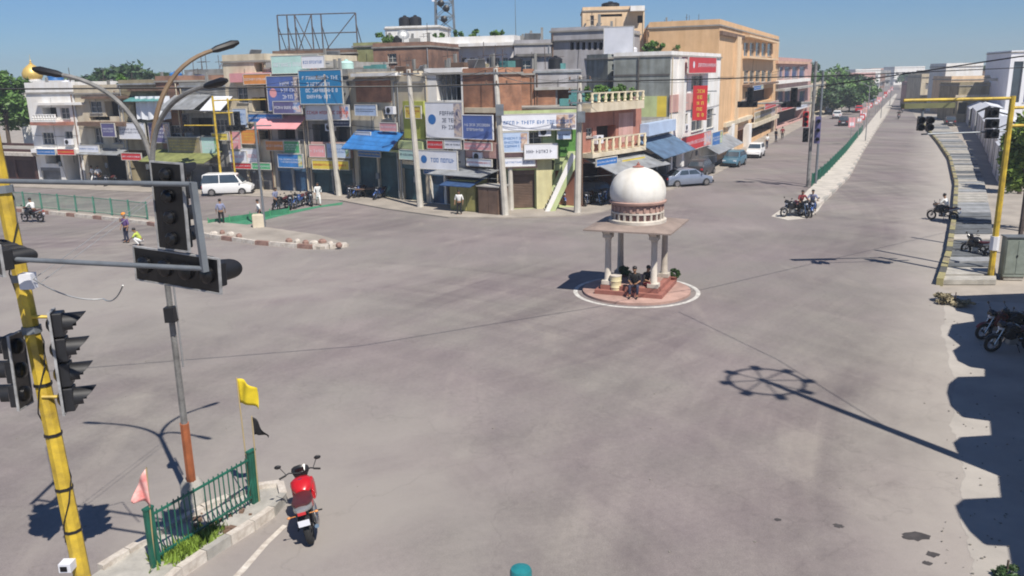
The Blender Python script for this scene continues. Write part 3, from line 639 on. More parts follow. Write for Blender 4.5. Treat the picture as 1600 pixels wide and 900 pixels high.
b.band(730, 168, 783, 176, CREAM, .3).band(732, 222, 780, 246, PINKW, .3, 'panel').opening(735, 246, 780, 262, .9, name='window').opening(738, 262, 780, 328, 2, name='doorway').win(742, 228, 756, 242).win(762, 228, 776, 242).done(); C4 = b
b.sign(732, 180, 778, 216, SBLUE2, SWHITE, 2, 'blue framed sign left of the second leaning pole', .5, fr=SWHITE)
b.awn(700, 262, 782, 270, TARPG, 2.2)
b = F('building', 'pale green corner shop building with a long white fascia board', 784, 907, 172, 11, GREENW, par=.2)
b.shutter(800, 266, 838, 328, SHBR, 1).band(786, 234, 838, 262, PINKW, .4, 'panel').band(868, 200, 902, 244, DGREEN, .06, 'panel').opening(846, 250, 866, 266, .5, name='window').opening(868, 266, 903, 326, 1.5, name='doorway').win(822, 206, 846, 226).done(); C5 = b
b.sign(783, 178, 898, 202, SWHITE, SBLUE, 1, 'long white fascia board with blue lettering on the green corner shop', .5)
b.sign(782, 206, 824, 236, SWHITB, SBLUE, 3, 'pale blue shop board hanging below the long white fascia', .6)
b.sign(818, 224, 868, 246, SWHITE, SDK, 1, 'small white board right of the pale blue shop board', .7)
# outdoor stair, sloping up to the right
st = thing('outdoor_stair', 'white and green sloping stair slab on the corner shop front', 'stairs', C5.world(*([C5.loc(846, 318)[0], 0, 0])), math.atan2(C5.u.y, C5.u.x))
dx_, dz_ = C5.loc(898, 236)[0] - C5.loc(850, 318)[0], C5.loc(898, 236)[1]
MB().extr([(0, 0), (.7, 0), (dx_ + .3, dz_ - .2), (dx_ + .3, dz_), (dx_ - .3, dz_)], -1.5, -1.36, 'y').build('side_panel', GREENW, st)
MB().extr([(0, 0), (.7, 0), (dx_ + .3, dz_ - .2), (dx_ + .3, dz_), (dx_ - .3, dz_)], -.2, -.06, 'y').build('side_panel', GREENW, st)
nst = 14
for i in range(nst): MB().box(dx_ * i / nst + .1, -1.36, dz_ * i / nst, dx_ * (i + 1) / nst + .16, -.2, dz_ * i / nst + .16).build('step', CONC, st)
MB().extr([(-.02, -.0), (.32, 0), (dx_ - .02, dz_ - .2), (dx_ - .3, dz_ + .02)], -1.54, -1.505, 'y').build('white_stripe', WHITE, st)
# pilaster pale yellow
C5.band(838, 246, 862, 328, mat('pale yellow wall', (.66, .62, .36), .85, .15, 1, streak=.15), .3, 'pilaster')
# ---- upper and rear buildings of the corner
b = K('house', 'grey tin sheet shed roof above the green corner shop', 836, 908, 108, 64, 64.5, 7, PGR, par=.1, roofm=TARPG)
b.band(834, 136, 905, 140, LGREY, .4).opening(872, 140, 896, 172, 1, BRICKD, 'doorway').band(836, 140, 868, 172, BRICK, .05, 'brick_panel').done(); SHED = b
b = K('house', 'rough brick upper house behind the second leaning pole', 784, 835, 108, 64, 64, 7, BRICK, par=.3)
b.opening(790, 128, 800, 150, .5, name='window').done(); BRU = b
b = K('building', 'rust brown brick rooftop room behind the corner block', 590, 676, 66, 84, 82.5, 9, BRICKD, par=.35)
b.win(606, 84, 620, 98).done(); BRT = b
b = K('house', 'sage green rooftop room left of the brick rooftop room', 560, 598, 66, 88, 87, 8, mat('sage wall', (.32, .33, .16), .85, .25, 1, streak=.2), par=.3)
b.done()
b = K('building', 'long white building with rooftop plants below the lattice tower', 604, 806, 58, 96, 92, 12, WHITE, par=.8)
for i in range(9): b.win(682 + i * 13, 90, 690 + i * 13, 104)
b.band(660, 68, 806, 73, WHITE, .8).done(); WB = b
b = K('house', 'white stair head room with black tanks below the lattice tower', 610, 692, 40, 100, 99, 6, WHITE, par=.2)
b.win(628, 46, 640, 54).done(); WB2 = b
b = K('building', 'grey cement building with a row of square vents', 862, 948, 42, 78, 76, 12, PGR, par=.25)
for i in range(6): b.opening(891 + i * 9, 66, 896.5 + i * 9, 78, .5, name='vent')
b.band(862, 62, 948, 64, DGREY, .3).done(); GV = b
b.sign(949, 43, 994, 84, SWHITE, LGREY, 0, 'blank weathered white billboard on the grey cement building', 1.0, name='hoarding')
b = K('building', 'dark grey cement block left of the row of square vents', 806, 862, 62, 76, 76, 12, PGR, par=.3)
b.win(812, 94, 830, 112).band(806, 84, 862, 88, DGREY, .3).done(); DG = b
b = K('building', 'pale streaked cement building right of the billboard', 949, 1042, 84, 74.5, 79, 12, mat('greenish cement render', (.30, .325, .31), .9, .25, .8, streak=.35), par=.3)
b.win(984, 100, 1000, 118).win(1010, 100, 1030, 122, 2, 2).band(1004, 86, 1007, 190, DGREY, .12, 'downpipe').opening(960, 150, 982, 172, .6, name='window')
b.band(1018, 150, 1030, 184, GREENW, .1, 'panel').band(1030, 150, 1041, 184, SYEL, .1, 'panel').band(988, 150, 1017, 184, PINKW, .1, 'panel').win(956, 100, 976, 120).band(949, 134, 1042, 137, DGREY, .2).done(); LS = b
# ---- balcony house
A = bp(906) ; B = G(1000, 303)
b = Bld('balcony_house', 'terracotta pink house with two white baluster balconies', A, B, topz(A, B, 950, 166) - .1, 9, ROSE, par=0)
b.opening(932, 196, 962, 222, .7, DARK, 'doorway').win(916, 200, 926, 214).band(906, 166, 990, 172, CREAM, .9).opening(908, 250, 985, 318, 3.0, name='doorway').band(966, 176, 988, 222, PINKW, .04, 'panel')
b.balcony(908, 143, 990, 166, .9, CREAM, mat('cream baluster paint', (.78, .68, .46), .7, .1), 9).balcony(908, 212, 992, 240, .95, CREAM, MATS['cream baluster paint'], 9)
b.awn(912, 240, 1000, 262, TARPG, 2.6).done(); BH = b
ob = thing('roof_clutter', 'teal sheets and plants heaped on the pink balcony house roof', 'rubble', BH.world(BH.W * .5, 2.2, BH.H + .14), math.atan2(BH.u.y, BH.u.x))
q = MB()
for i in range(14): q.cbox(random.uniform(-2, 2), random.uniform(-1, 1), random.uniform(.1, .8), random.uniform(.3, .9), random.uniform(.3, .7), random.uniform(.2, .7), random.uniform(0, 3))
q.build('junk_pile', TARPT, ob)
# ---- avenue side, going away
A = G(1000, 303); B = bp2(1043)
b = Bld('shop', 'blue awning shop between the pink balcony house and the red sign building', A, B, topz(A, B, 1020, 190) - .3, 10, LGREY, par=.3, cat='shop')
b.opening(1002, 240, 1040, 300, 2.5, name='doorway').awn(994, 214, 1046, 240, mat('slate blue awning', (.10, .17, .27), .6, .3, 1.5), 2.2).band(1000, 190, 1043, 208, SWHITB, .7).done()
A, B = bp2(1044), bp2(1120)
b = Bld('building', 'white framed building carrying the red bank signs', A, B, topz(A, B, 1082, 84) - .3, 5, WHITE, par=.3)
RS = b
b.win(1062, 118, 1073, 160, 1, 3).win(1080, 118, 1098, 140, 2, 1).band(1056, 92, 1060, 260, WHITE, .5, 'pilaster').win(1064, 178, 1074, 204, 1, 2).win(1080, 172, 1098, 204, 2, 2).opening(1050, 236, 1092, 284, 2.2, GLASS, 'shopfront').band(1046, 146, 1100, 172, PINKW, .08, 'panel')
b.win(1104, 170, 1114, 200, 1, 2).done()
GCR = mat('greenish cement render', (.34, .365, .35), .9, .25, .8, streak=.35)
MB().box(-.06, .05, 0, -.002, 4.95, b.H - .02).build('side_wall', GCR, b.root)
hz0, hz1 = HT(b.A, 184), HT(b.A, 150)
for y0, y1, m_ in ((.3, 1.1, SYEL), (1.1, 2.6, GREENW), (3.0, 4.6, PINKW)): MB().box(-.11, y0, hz0, -.062, y1, hz1).build('panel', m_, b.root)
MB().box(-.16, 2.7, 0, -.062, 2.82, b.H).build('downpipe', DGREY, b.root); MB().box(-.10, .1, HT(b.A, 118), -.062, 4.9, HT(b.A, 115)).build('ledge', DGREY, b.root)
b.sign(1060, 90, 1104, 114, SRED, SWHITE, 1, 'wide red sign with white lettering near the roof', .8, fig=SWHITE)
b.sign(1078, 148, 1099, 164, SWHITE, SDK, 1, 'small white sign between the upper windows of the red sign building', .5)
b.sign(1046, 210, 1094, 232, SRED, SWHITE, 1, 'low red fascia sign over the glass shopfront', .9)
# vertical red board projecting over the street
p0 = RS.world(RS.loc(1046, 180)[0] + .1, -1.9, 0); 
t_ = thing('projecting_sign', 'tall vertical red sign with yellow letters projecting over the pavement', 'sign', p0, math.atan2(RS.u.y, RS.u.x) + R(-65)); zt_ = HT(p0, 134); zb_ = HT(p0, 188)
MB().box(0, -.12, zb_, 1.15, .12, zt_).build('board', SRED, t_); glyphs(MB(), .3, .9, zb_ + .2, zt_ - .2, -.126, 5, 9).build('lettering', SYEL, t_, kind='stuff')
MB().box(1.15, -.03, zb_ + .4, 1.9, .03, zb_ + .48).box(1.15, -.03, zt_ - .5, 1.9, .03, zt_ - .42).build('bracket', STEEL, t_)
# tan office complex
A, B = bp2(1116), bp2(1209)
b = Bld('office_block', 'tall tan office block with two rows of dark windows', A, B, topz(A, B, 1165, 42) - .6, 7, TAN, par=.5); TN = b
for k, (y0, y1) in enumerate([(66, 88), (110, 128)]):
    for i in range(5): b.win(1162 + i * 9.2, y0, 1169 + i * 9.2, y1, 1, 2, GLASS)
b.band(1160, 90, 1208, 93, TANL, .8).band(1160, 60, 1208, 63, TANL, .8).band(1160, 130, 1208, 133, BROWN, .8).band(1124, 52, 1160, 58, BROWN, .3)
b.band(1140, 56, 1146, 240, TANL, .35, 'pilaster').opening(1164, 140, 1206, 160, 1.2, name='window').opening(1150, 190, 1204, 215, 2, name='shopfront').done()
b = K('office_block', 'long tan rear wing with a plain end wall left of the windows', 1010, 1117, 36, 104, 103, 14, TAN, par=.4)
b.band(1010, 48, 1116, 52, BROWN, .2).band(1048, 40, 1052, 120, TANL, .2, 'pilaster').win(1072, 58, 1084, 70, 2, 1).win(1092, 58, 1104, 70, 2, 1).band(1018, 40, 1022, 100, BROWN, .2, 'downpipe').done(); TN2 = b
b = K('stair_tower', 'tan rooftop stair tower with dark slit windows', 910, 1004, 10, 112, 111.5, 8, TANL, par=.4)
b.win(922, 24, 928, 40, 1, 2, DARK).opening(936, 22, 972, 26, .4, name='window').opening(996, 24, 1004, 36, .5, name='window').band(984, 10, 1006, 18, WHITE, 1.2).done(); TT = b
tank(TT.roof_at(953, 3), 'dark tank on the tan rooftop stair tower', BLKM, 1.2, 1.2)
# small peach house & low buildings by the avenue
A, B = G(1128, 247), G(1166, 228)
b = Bld('kiosk_house', 'small peach house with a pitched cornice beside the parked blue car', A, B, topz(A, B, 1147, 158) - .2, 6, PEACH, par=.2)
b.opening(1134, 206, 1164, 240, 1.5, LGREY, 'doorway').band(1126, 186, 1168, 192, CREAM, .6).band(1132, 194, 1136, 245, WHITE, .7, 'pillar').band(1160, 194, 1164, 235, WHITE, .7, 'pillar').done()
b.awn(1090, 214, 1132, 232, TARPG, 2)
A, B = G(1168, 226), G(1208, 206)
b = Bld('shop', 'brown fronted open shop beyond the small peach house', A, B, topz(A, B, 1188, 166) - .3, 6, BROWN, par=.2, cat='shop')
b.opening(1170, 196, 1204, 222, 2, name='doorway').band(1168, 186, 1208, 192, CREAM, .8).done(); b.sign(1172, 172, 1204, 186, OLIVE, SWHITE, 1, 'brown board with white lettering beyond the small peach house', .5)
A, B = bp2(1211), G(1263, 184)
b = Bld('building', 'pink three storey building with bands of blue glass windows', A, B, topz(A, B, 1237, 92) - .5, 16, PINKW, par=.5); PK = b
for i in range(4): b.win(1214 + i * 11.5, 104, 1223 + i * 11.5, 122, 1, 1, BGLASS)
for i in range(4): b.win(1214 + i * 11.5, 142, 1223 + i * 11.5, 162, 1, 1, BGLASS)
b.band(1211, 124, 1262, 129, WHITE, .5).band(1211, 136, 1262, 139, LGREY, 1.5).opening(1214, 170, 1258, 192, 2, name='shopfront').band(1211, 96, 1262, 100, PEACH, .5).done()
A, B = G(1264, 184), G(1300, 171)
b = Bld('house', 'cream narrow house just beyond the pink building', A, B, topz(A, B, 1270, 134), 10, CREAM, par=.4)
b.win(1268, 142, 1276, 152).opening(1268, 160, 1290, 176, 2, name='shopfront').done()

EX = [(M1, [(383, 232, 410, 254, SWHITE, SPINK, 1, 'pale board with pink letters beneath the square orange board', .3), (389, 116, 431, 131, SORANGE, SWHITE, 1, 'orange upper fascia left of the violet hoarding', .5), (372, 170, 392, 198, SWHITB, SBLUE, 3, 'pale blue upright board left of the long blue shop sign', .35), (370, 254, 400, 262, SRED, SWHITE, 1, 'narrow red board over the left grey shutters', .5), (402, 254, 430, 263, SGREEN, SWHITE, 1, 'narrow green board over the right grey shutters', .5)]),
 (M3, [(443, 158, 486, 176, SPURP, SWHITE, 1, 'purple banner under the violet blue hoarding', 1.1), (518, 224, 553, 245, SWHITB, SBLUE, 2, 'grey blue panel board right of the leaning pole', .45), (497, 250, 553, 263, SYEL, SRED, 1, 'yellow fascia board below the pink shop panel', .6), (520, 187, 553, 196, SDK, SWHITE, 1, 'thin dark board below the white banner', .5), (486, 88, 520, 106, SWHITE, SBLUE, 1, 'white rooftop board above the large blue hoarding', 1.0)]),
 (C1, [(563, 206, 586, 216, SWHITE, SBLUE, 1, 'small white board over the blue tarpaulin', .4), (566, 236, 600, 244, SBLUE, SYEL, 1, 'blue strip board beneath the tarpaulin awning', .3), (600, 192, 626, 204, SPINK, SWHITE, 1, 'small pink board on the unplastered wall', .3), (561, 164, 594, 180, SWHITB, SDK, 2, 'faded pale blue board beneath the brick panel', .3)]),
 (C2, [(634, 234, 664, 248, SMINT, SDK, 1, 'mint board over the narrow teal shutter', .5), (640, 166, 664, 184, SYEL, SRED, 2, 'yellow board with red letters on the lime panel', .3)]),
 (C3, [(676, 219, 700, 231, SRED, SWHITE, 1, 'small red board between the two white bank boards', .5), (703, 219, 728, 231, SWHITE, SDK, 1, 'small white plate between the two white bank boards', .5), (672, 263, 700, 270, SBLUE, SWHITE, 1, 'thin blue board above the blue shutter', .6)]),
 (C4, [(734, 222, 776, 233, SPINK, SWHITE, 1, 'pink strip board under the blue framed sign', .5), (738, 248, 776, 258, SWHITE, SRED, 1, 'white strip board with red letters above the brown stall', .5)]),
 (C5, [(786, 246, 834, 258, SWHITE, SBLUE, 1, 'low white fascia board above the brown shutter', .5), (870, 204, 890, 216, SWHITB, SDK, 1, 'small pale board on the leaf green panel', .3)]),
 (BH, [(908, 246, 940, 256, SBLUE, SWHITE, 1, 'blue board under the lower balcony', 1.2), (948, 246, 984, 256, SYEL, SRED, 1, 'yellow board under the lower balcony', 1.2)]),
 (LS, [(1000, 192, 1040, 206, SWHITE, SBLUE, 1, 'white board above the slate blue awning', 1.5), (992, 156, 1016, 180, SMINT, SRED, 3, 'mint board beside the green and yellow wall panels', .4)]),
 (RS, [(1100, 206, 1116, 226, SBLUE, SWHITE, 2, 'small blue board right of the low red fascia', .7)]),
 (PK, [(1214, 164, 1236, 170, SRED, SWHITE, 1, 'red strip board on the pink building', .6), (1238, 163, 1260, 169, SWHITE, SBLUE, 1, 'white strip board on the pink building', .6)]),
 (TN, [(1164, 134, 1180, 140, SBLUE, SWHITE, 1, 'blue strip board on the tan office block', .9), (1182, 160, 1204, 168, SRED, SWHITE, 1, 'red strip board low on the tan office block', 1.0)]),
 (GTH, [(302, 214, 322, 226, SRED, SWHITE, 1, 'small red board behind the olive banner', .3), (338, 208, 362, 218, SYEL, SDK, 1, 'small yellow board on the tin roofed house', .4)]),
 (WHT, [(72, 232, 100, 240, SBLUE, SWHITE, 1, 'blue board on the white house shop front', .9), (104, 232, 130, 240, SRED, SYEL, 1, 'red board on the white house shop front', .9)])]
for bb, L_ in EX:
    for e_ in L_: bb.sign(*e_)
# ---- rooftop pieces
tank(BRT.roof_at(600, 2), 'black tank on the left of the brick rooftop room')
tank(BRT.roof_at(622, 3), 'black tank right beside the satellite dish')
dish(BRT.roof_at(632, 1.5), 'grey satellite dish on the brick rooftop room', R(20))
for px, l in ((636, 'left of two dark tanks on the white stair head room'), (652, 'right of two dark tanks on the white stair head room')): tank(WB2.roof_at(px, 3), l, BLKM, .75, 1.5)
tank(WB.roof_at(612, 3), 'black tank low on the left end of the long white building')
tank(WHT.roof_at(100, 4), 'white tank on the white three storey house', SWHITE)
tank(OLH.roof_at(240, 6), 'blue tank above the olive brown house', TARPB, .6, 1)
tank(TB.roof_at(66, 6), 'large blue tank right of the golden dome', TARPB, .9, 1.4)
tank(M3.roof_at(530, 5), 'pale tank behind the large blue hoarding', SMINT, .6, 1.2)
tank(C4.roof_at(752, 5), 'black tank on the brick topped building'); tank(SHED.roof_at(868, 3), 'black tank on the left of the tin shed roof'); 
tank(LS.roof_at(1008, 4), 'white tank on the pale streaked cement building', SWHITE); tank(DG.roof_at(830, 5), 'black tank on the dark grey cement block')
tank(RS.roof_at(1078, 6), 'black tank on the red sign building'); tank(TN.roof_at(1180, 8), 'black tank on the tall tan office block'); tank(PK.roof_at(1236, 8), 'dark tank on the pink building with blue windows', BLKM, .9, 1.5)
tank(GTH.roof_at(330, 6), 'white tank among the tin roofed houses', SWHITE, .5, 1)
for px, py, bb, l in ((712, 240, C3, 'air conditioner between the two white boards'), (850, 212, C5, 'air conditioner on the green wall below the long fascia'), (615, 178, C1, 'air conditioner on the brick building wall'), (752, 250, C4, 'air conditioner under the pink panel'), (930, 224, BH, 'air conditioner behind the lower balcony'), (520, 204, M3, 'air conditioner on the dark fronted building'), (112, 226, WHT, 'air conditioner on the white house front'), (1066, 204, RS, 'air conditioner beside the vertical red sign')):
    ac(bb, px, py, l)
# loose roof clutter on the dense roofs: cement posts, rebar, boxes
def clutter(bb, n, label, seed, hmax=1.4):
    r = random.Random(seed); t = thing('roof_clutter', label, 'roof clutter', (bb.A.x, bb.A.y, bb.H + .14), math.atan2(bb.u.y, bb.u.x))
    for k in range(n):
        x, y = r.uniform(.5, bb.W - .5), r.uniform(.5, bb.depth - .8); c = r.random()
        if c < .35: MB().box(x, y, 0, x + .2, y + .2, r.uniform(.8, hmax)).build('cement_post', GREYW, t)
        elif c < .6: MB().box(x, y, 0, x + r.uniform(.4, 1.2), y + r.uniform(.3, .9), r.uniform(.3, .9)).build('crate', r.choice([BROWN, LGREY, TARPT, OLIVE, SBLUE]), t)
        elif c < .8: MB().tube([(x, y, 0), (x + r.uniform(-.1, .1), y, r.uniform(1.2, 2.2))], .03, 5).tube([(x - .5, y, 1.1), (x + .5, y, 1.15)], .02, 4).build('aerial', RUST, t)
        else: MB().cbox(x, y, .5, r.uniform(.8, 1.6), .05, .9, r.uniform(0, 3), Matrix.Rotation(.5, 4, 'X')).build('tin_sheet', TARPG, t)
for i, (bb, n, l) in enumerate([(GRB, 26, 'pipes, posts and boxes on the grey block roof'), (GTH, 14, 'posts and sheets on the tin roofed house'), (CRH, 10, 'posts and boxes on the cream house roof'), (OLH, 8, 'sheets and posts on the olive brown house'), (M1, 8, 'boxes and aerials on the pink and orange building'),
        (C1, 12, 'rubble and posts on the unplastered brick building'), (C2, 6, 'posts on the lime green narrow front roof'), (C3, 8, 'posts on the white framed front roof'), (C4, 10, 'posts and sheets on the brick topped building roof'), (BRT, 6, 'aerials on the brick rooftop room'), (SHED, 6, 'boxes on the tin shed roof'),
        (GV, 6, 'aerials on the grey vented building'), (DG, 8, 'posts on the dark grey block roof'), (TN2, 6, 'aerials on the tan rear wing'), (TN, 5, 'aerials on the tall tan office block'), (WHT, 8, 'posts and boxes on the white house roof'), (M3, 8, 'posts behind the large blue hoarding'), (LS, 6, 'boxes on the pale streaked building'), (WB, 8, 'boxes along the long white building roof')]): clutter(bb, n, l, i)

# ---- steel billboard frame on the roof
fb = K('building', 'brown rooftop block that carries the empty steel hoarding frame', 436, 562, 78, 88, 87, 8, BROWN, par=.3); fb.done()
fr_ = thing('steel_hoarding', 'empty rusty steel hoarding frame standing against the sky', 'frame', (fb.A.x, fb.A.y, 0), math.atan2(fb.u.y, fb.u.x))
fx = [fb.loc(x, 60, 1)[0] for x in (436, 451, 463, 489, 504, 558)]; zt_ = fb.loc(495, 22, 1)[1]; zm_ = fb.loc(495, 52, 1)[1]; zb_ = fb.H + .14
for x in fx: MB().tube([(x, 1, zb_), (x, 1, zt_)], .07, 6).build('upright', RUST, fr_); MB().tube([(x, 3.2, zb_), (x, 1, zm_ + .8)], .05, 6).build('back_stay', RUST, fr_)
for z in (zt_, zm_, zb_ + .4): MB().tube([(fx[0], 1, z), (fx[-1], 1, z)], .06, 6).build('rail', RUST, fr_)
for a_, c_ in ((2, 3), (4, 5), (3, 2)): MB().tube([(fx[a_], 1, zb_), (fx[c_], 1, zt_)], .05, 6).build('brace', RUST, fr_)
# ---- lattice tower
tb = AT(696, 55, 104); tb.z = WB2.H; tw = thing('lattice_tower', 'grey steel lattice mobile mast rising out of the picture', 'tower', (tb.x, tb.y, tb.z)); hh = 14; wb_, wt_ = 1.1, .75
for sx in (-1, 1):
    for sy in (-1, 1): MB().tube([(sx * wb_, sy * wb_, 0), (sx * wt_, sy * wt_, hh)], .09, 6).build('leg', STEEL, tw)
q = MB(); n = 9
for k in range(n):
    for (sx, sy, tx, ty) in ((-1, -1, 1, -1), (1, -1, 1, 1), (1, 1, -1, 1), (-1, 1, -1, -1)):
        w0 = wb_ + (wt_ - wb_) * k / n; w1 = wb_ + (wt_ - wb_) * (k + 1) / n; z0, z1 = hh * k / n, hh * (k + 1) / n
        q.tube([(sx * w0, sy * w0, z0), (tx * w1, ty * w1, z1)], .045, 5).tube([(tx * w0, ty * w0, z0), (sx * w1, sy * w1, z1)], .045, 5).tube([(sx * w1, sy * w1, z1), (tx * w1, ty * w1, z1)], .045, 5)
q.build('bracing', STEEL, tw)
for sx, z in ((-1.2, 3.2), (1.25, 4.2), (-1.2, 5.4), (1.2, 6.2)): MB().box(sx - .15, -1.2, z, sx + .15, -1, z + 2).build('antenna_panel', SWHITE, tw)
for x, z in ((0, 1.2), (.3, 2.4), (-.3, 3.0)): MB().lathe([(.4, 0), (.4, .25), (.1, .4)], n=14).xf(Matrix.Translation((x, -1.1, z)) @ Matrix.Rotation(PI / 2, 4, 'X')).build('drum_antenna', BLKM, tw)
aer = AT(806, 60, 100); MB().tube([(aer.x, aer.y, WB.H), (aer.x, aer.y, WB.H + 6)], [.06, .02], 6).build('aerial_mast', STEEL); tag(bpy.data.objects['aerial_mast'], 'thin whip aerial right of the lattice tower', 'aerial')

# ------------------------------------------------------------------ trees and plants
def leafmesh(name, m, n, rx, ry, rz, size, seed, clumps=26):
    r = random.Random(seed); vs_ = []; fs = []; cl = []
    for k in range(clumps):
        while True:
            p = Vector((r.uniform(-1, 1), r.uniform(-1, 1), r.uniform(-1, 1)))
            if .35 < p.length < .95: break
        cl.append((Vector((p.x * rx, p.y * ry, p.z * rz)), r.uniform(.22, .42)))
    for k in range(n):
        c, s = r.choice(cl); d = Vector((r.gauss(0, 1), r.gauss(0, 1), r.gauss(0, 1))).normalized() * (r.random() ** .45)
        p = c + Vector((d.x * rx * s, d.y * ry * s, d.z * rz * s)); a = Vector((r.gauss(0, 1), r.gauss(0, 1), r.gauss(0, .6))).normalized(); b_ = a.cross(Vector((r.gauss(0, 1), r.gauss(0, 1), r.gauss(0, 1)))).normalized()
        L = size * r.uniform(.6, 1.3); o = len(vs_); vs_ += [p - a * L, p + b_ * L * .45, p + a * L, p - b_ * L * .45]; fs.append((o, o + 1, o + 2, o + 3))
    me = bpy.data.meshes.new(name); me.from_pydata([tuple(v) for v in vs_], [], fs); me.materials.append(m); return me, cl
def tree(name, label, p, h, rx, m, n=3500, size=.28, group=None, seed=1, lean=0, trunk_h=.42, rz_=None):
    t = thing(name, label, 'tree', p, 0, group); rz = rz_ or h * (1 - trunk_h) / 2; cz = h - rz
    me, cl = leafmesh('crown', m, n, rx, rx * .95, rz, size, seed); o = bpy.data.objects.new('crown', me); C.objects.link(o); o.parent = t; o.location = (lean, 0, cz)
    r = random.Random(seed); q = MB().tube([(0, 0, -.1), (r.uniform(-.1, .1), 0, h * .2), (lean * .5, 0, cz - rz * .5), (lean, 0, cz + rz * .3)], [h * .028, h * .022, h * .017, h * .006], 8); q.build('trunk', BARK, t, True)
    for c, s in cl[:9]:
        b0 = Vector((lean * .5, 0, cz - rz * .5)); e = c + Vector((lean, 0, cz)); mm = (b0 + e) / 2 + Vector((0, 0, -.2)); MB().tube([b0, mm, e], [h * .012, h * .008, h * .003], 6).build('limb', BARK, t)
    return t
LT = AT(-2, 122, 93); tree('leafy_tree', 'bright green leafy tree at the left edge of the picture', (LT.x, 93, 0), LT.z + .3, 3.2, LEAF1, 7000, .3, seed=4)
for i, (px, py, Y, h, rx, lb) in enumerate([(146, 108, 150, 11, 5, 'distant tree above the cream house roof, leftmost of the skyline group'), (184, 106, 150, 11.5, 4.5, 'distant tree between two others on the left skyline'), (214, 100, 150, 12.6, 6.5, 'widest distant tree on the left skyline'), (240, 106, 150, 11.6, 5, 'distant tree right behind the blue tank on the left skyline')]):
    g_ = AT(px, py, Y); tree('distant_tree', lb, (g_.x, Y, 0), g_.z, rx, LEAF2, 1600, .6, 'trees on the left skyline', 10 + i, rz_=3.2)
for i, (px, py, Y, rx, m, lb) in enumerate([(1290, 106, 190, 7.5, LEAF1, 'largest green tree beside the pink building on the avenue'), (1316, 112, 215, 7, LEAF2, 'dark green tree behind the largest avenue tree'), (1330, 128, 185, 5.5, LEAF1, 'lower green tree nearest the avenue kerb'), (1268, 100, 205, 5, LEAF2, 'tree rising behind the pink building corner'), (1304, 132, 175, 5, LEAF2, 'low dark tree under the largest avenue tree')]):
    g_ = AT(px, py, Y); tree('avenue_tree', lb, (g_.x, Y, 0), g_.z, rx, m, 2600, .5, 'trees left of the avenue', 20 + i, trunk_h=.25)
for i, (px, py, Y, rx, m, lb) in enumerate([(1496, 100, 260, 9, LEAF2, 'dark tree on the right skyline behind the cream houses'), (1560, 98, 240, 9, LEAF2, 'dark tree on the right skyline beside the white tower block'), (1462, 112, 320, 8, LEAF2, 'far tree left of the cream houses on the right skyline'), (1440, 110, 380, 9, LEAF2, 'farthest tree above the end of the avenue')]):
    g_ = AT(px, py, Y); tree('distant_tree', lb, (g_.x, Y, 0), g_.z, rx, m, 1800, .7, 'trees on the right skyline', 30 + i, trunk_h=.2)
for i, (px, Y, h, rx, m, lb) in enumerate([(1618, 46, 6.4, 1.5, LEAF3, 'lime green tree behind the dark posts at the right edge'), (1606, 60, 5.6, 1.2, LEAF1, 'green shrubby tree behind the yellow gantry post')]):
    g_ = AT(px, 200, Y); tree('roadside_tree', lb, (g_.x, Y, 0), h, rx, m, 3500, .2, 'trees at the right edge', 40 + i, trunk_h=.3)
# a low mass of far vegetation and haze-blurred town on the horizon
q = MB(); r = random.Random(5)
me, _ = leafmesh('far_tree_belt', LEAF2, 9000, 1, 1, 1, .02, 3, 5); bpy.data.meshes.remove(me)
vs_ = []; fs = []
for k in range(16000):
    x = r.uniform(-700, 900); y = 520 + r.uniform(0, 120); h = (6 + 4 * math.sin(x * .02) + 3 * math.sin(x * .07 + 1)) * r.uniform(.1, 1) ** .6
    p = Vector((x, y, max(.5, h))); a = Vector((r.gauss(0, 1), r.gauss(0, 1), r.gauss(0, .5))).normalized() * 2.2; b_ = Vector((r.gauss(0, 1), r.gauss(0, 1), 1)).normalized() * 1.3; o = len(vs_); vs_ += [tuple(p - a), tuple(p - b_), tuple(p + a), tuple(p + b_)]; fs.append((o, o + 1, o + 2, o + 3))
me = bpy.data.meshes.new('far_tree_belt'); me.from_pydata(vs_, [], fs); me.materials.append(LEAF2); o = bpy.data.objects.new('far_tree_belt', me); C.objects.link(o); o['kind'] = 'stuff'; tag(o, 'belt of far off trees along the horizon', 'trees')

# ------------------------------------------------------------------ far town along the avenue
FM = {'pale pink': PINKW, 'cream': CREAM, 'white': WHITE, 'grey': LGREY, 'peach': PEACH, 'brown': BROWN, 'dull brick': BRICKD, 'tan': TANL}
def farhouse(A, B, h, dep, colname, label, group, seed):
    r = random.Random(seed); b = Bld('distant_house', label, A, B, h, dep, FM[colname], cat='house', group=group, par=.6)
    nz = max(1, int(h / 3.2)); nx = max(1, int(b.W / 3.4))
    for j in range(nz):
        for i in range(nx):
            a = b.W * (i + .28) / nx; c = b.W * (i + .72) / nx; z = j * h / nz + 1.0; zt = z + 1.3
            b.hole((a, z, c, zt), .2); f = MB(); f.box(a, .12, z, c, .16, zt); f.build('window', r.choice([GLASS, DARK, SHG]) if True else GLASS, b.root)
    MB().box(0, -.9, 3.0, b.W, -.002, 3.15).build('ledge', LGREY, b.root); b.done(); return b
r = random.Random(11)
lineL = [G(1300, 171), G(1330, 161), G(1352, 152), G(1372, 140), G(1382, 132)]
names = list(FM)
k = 0
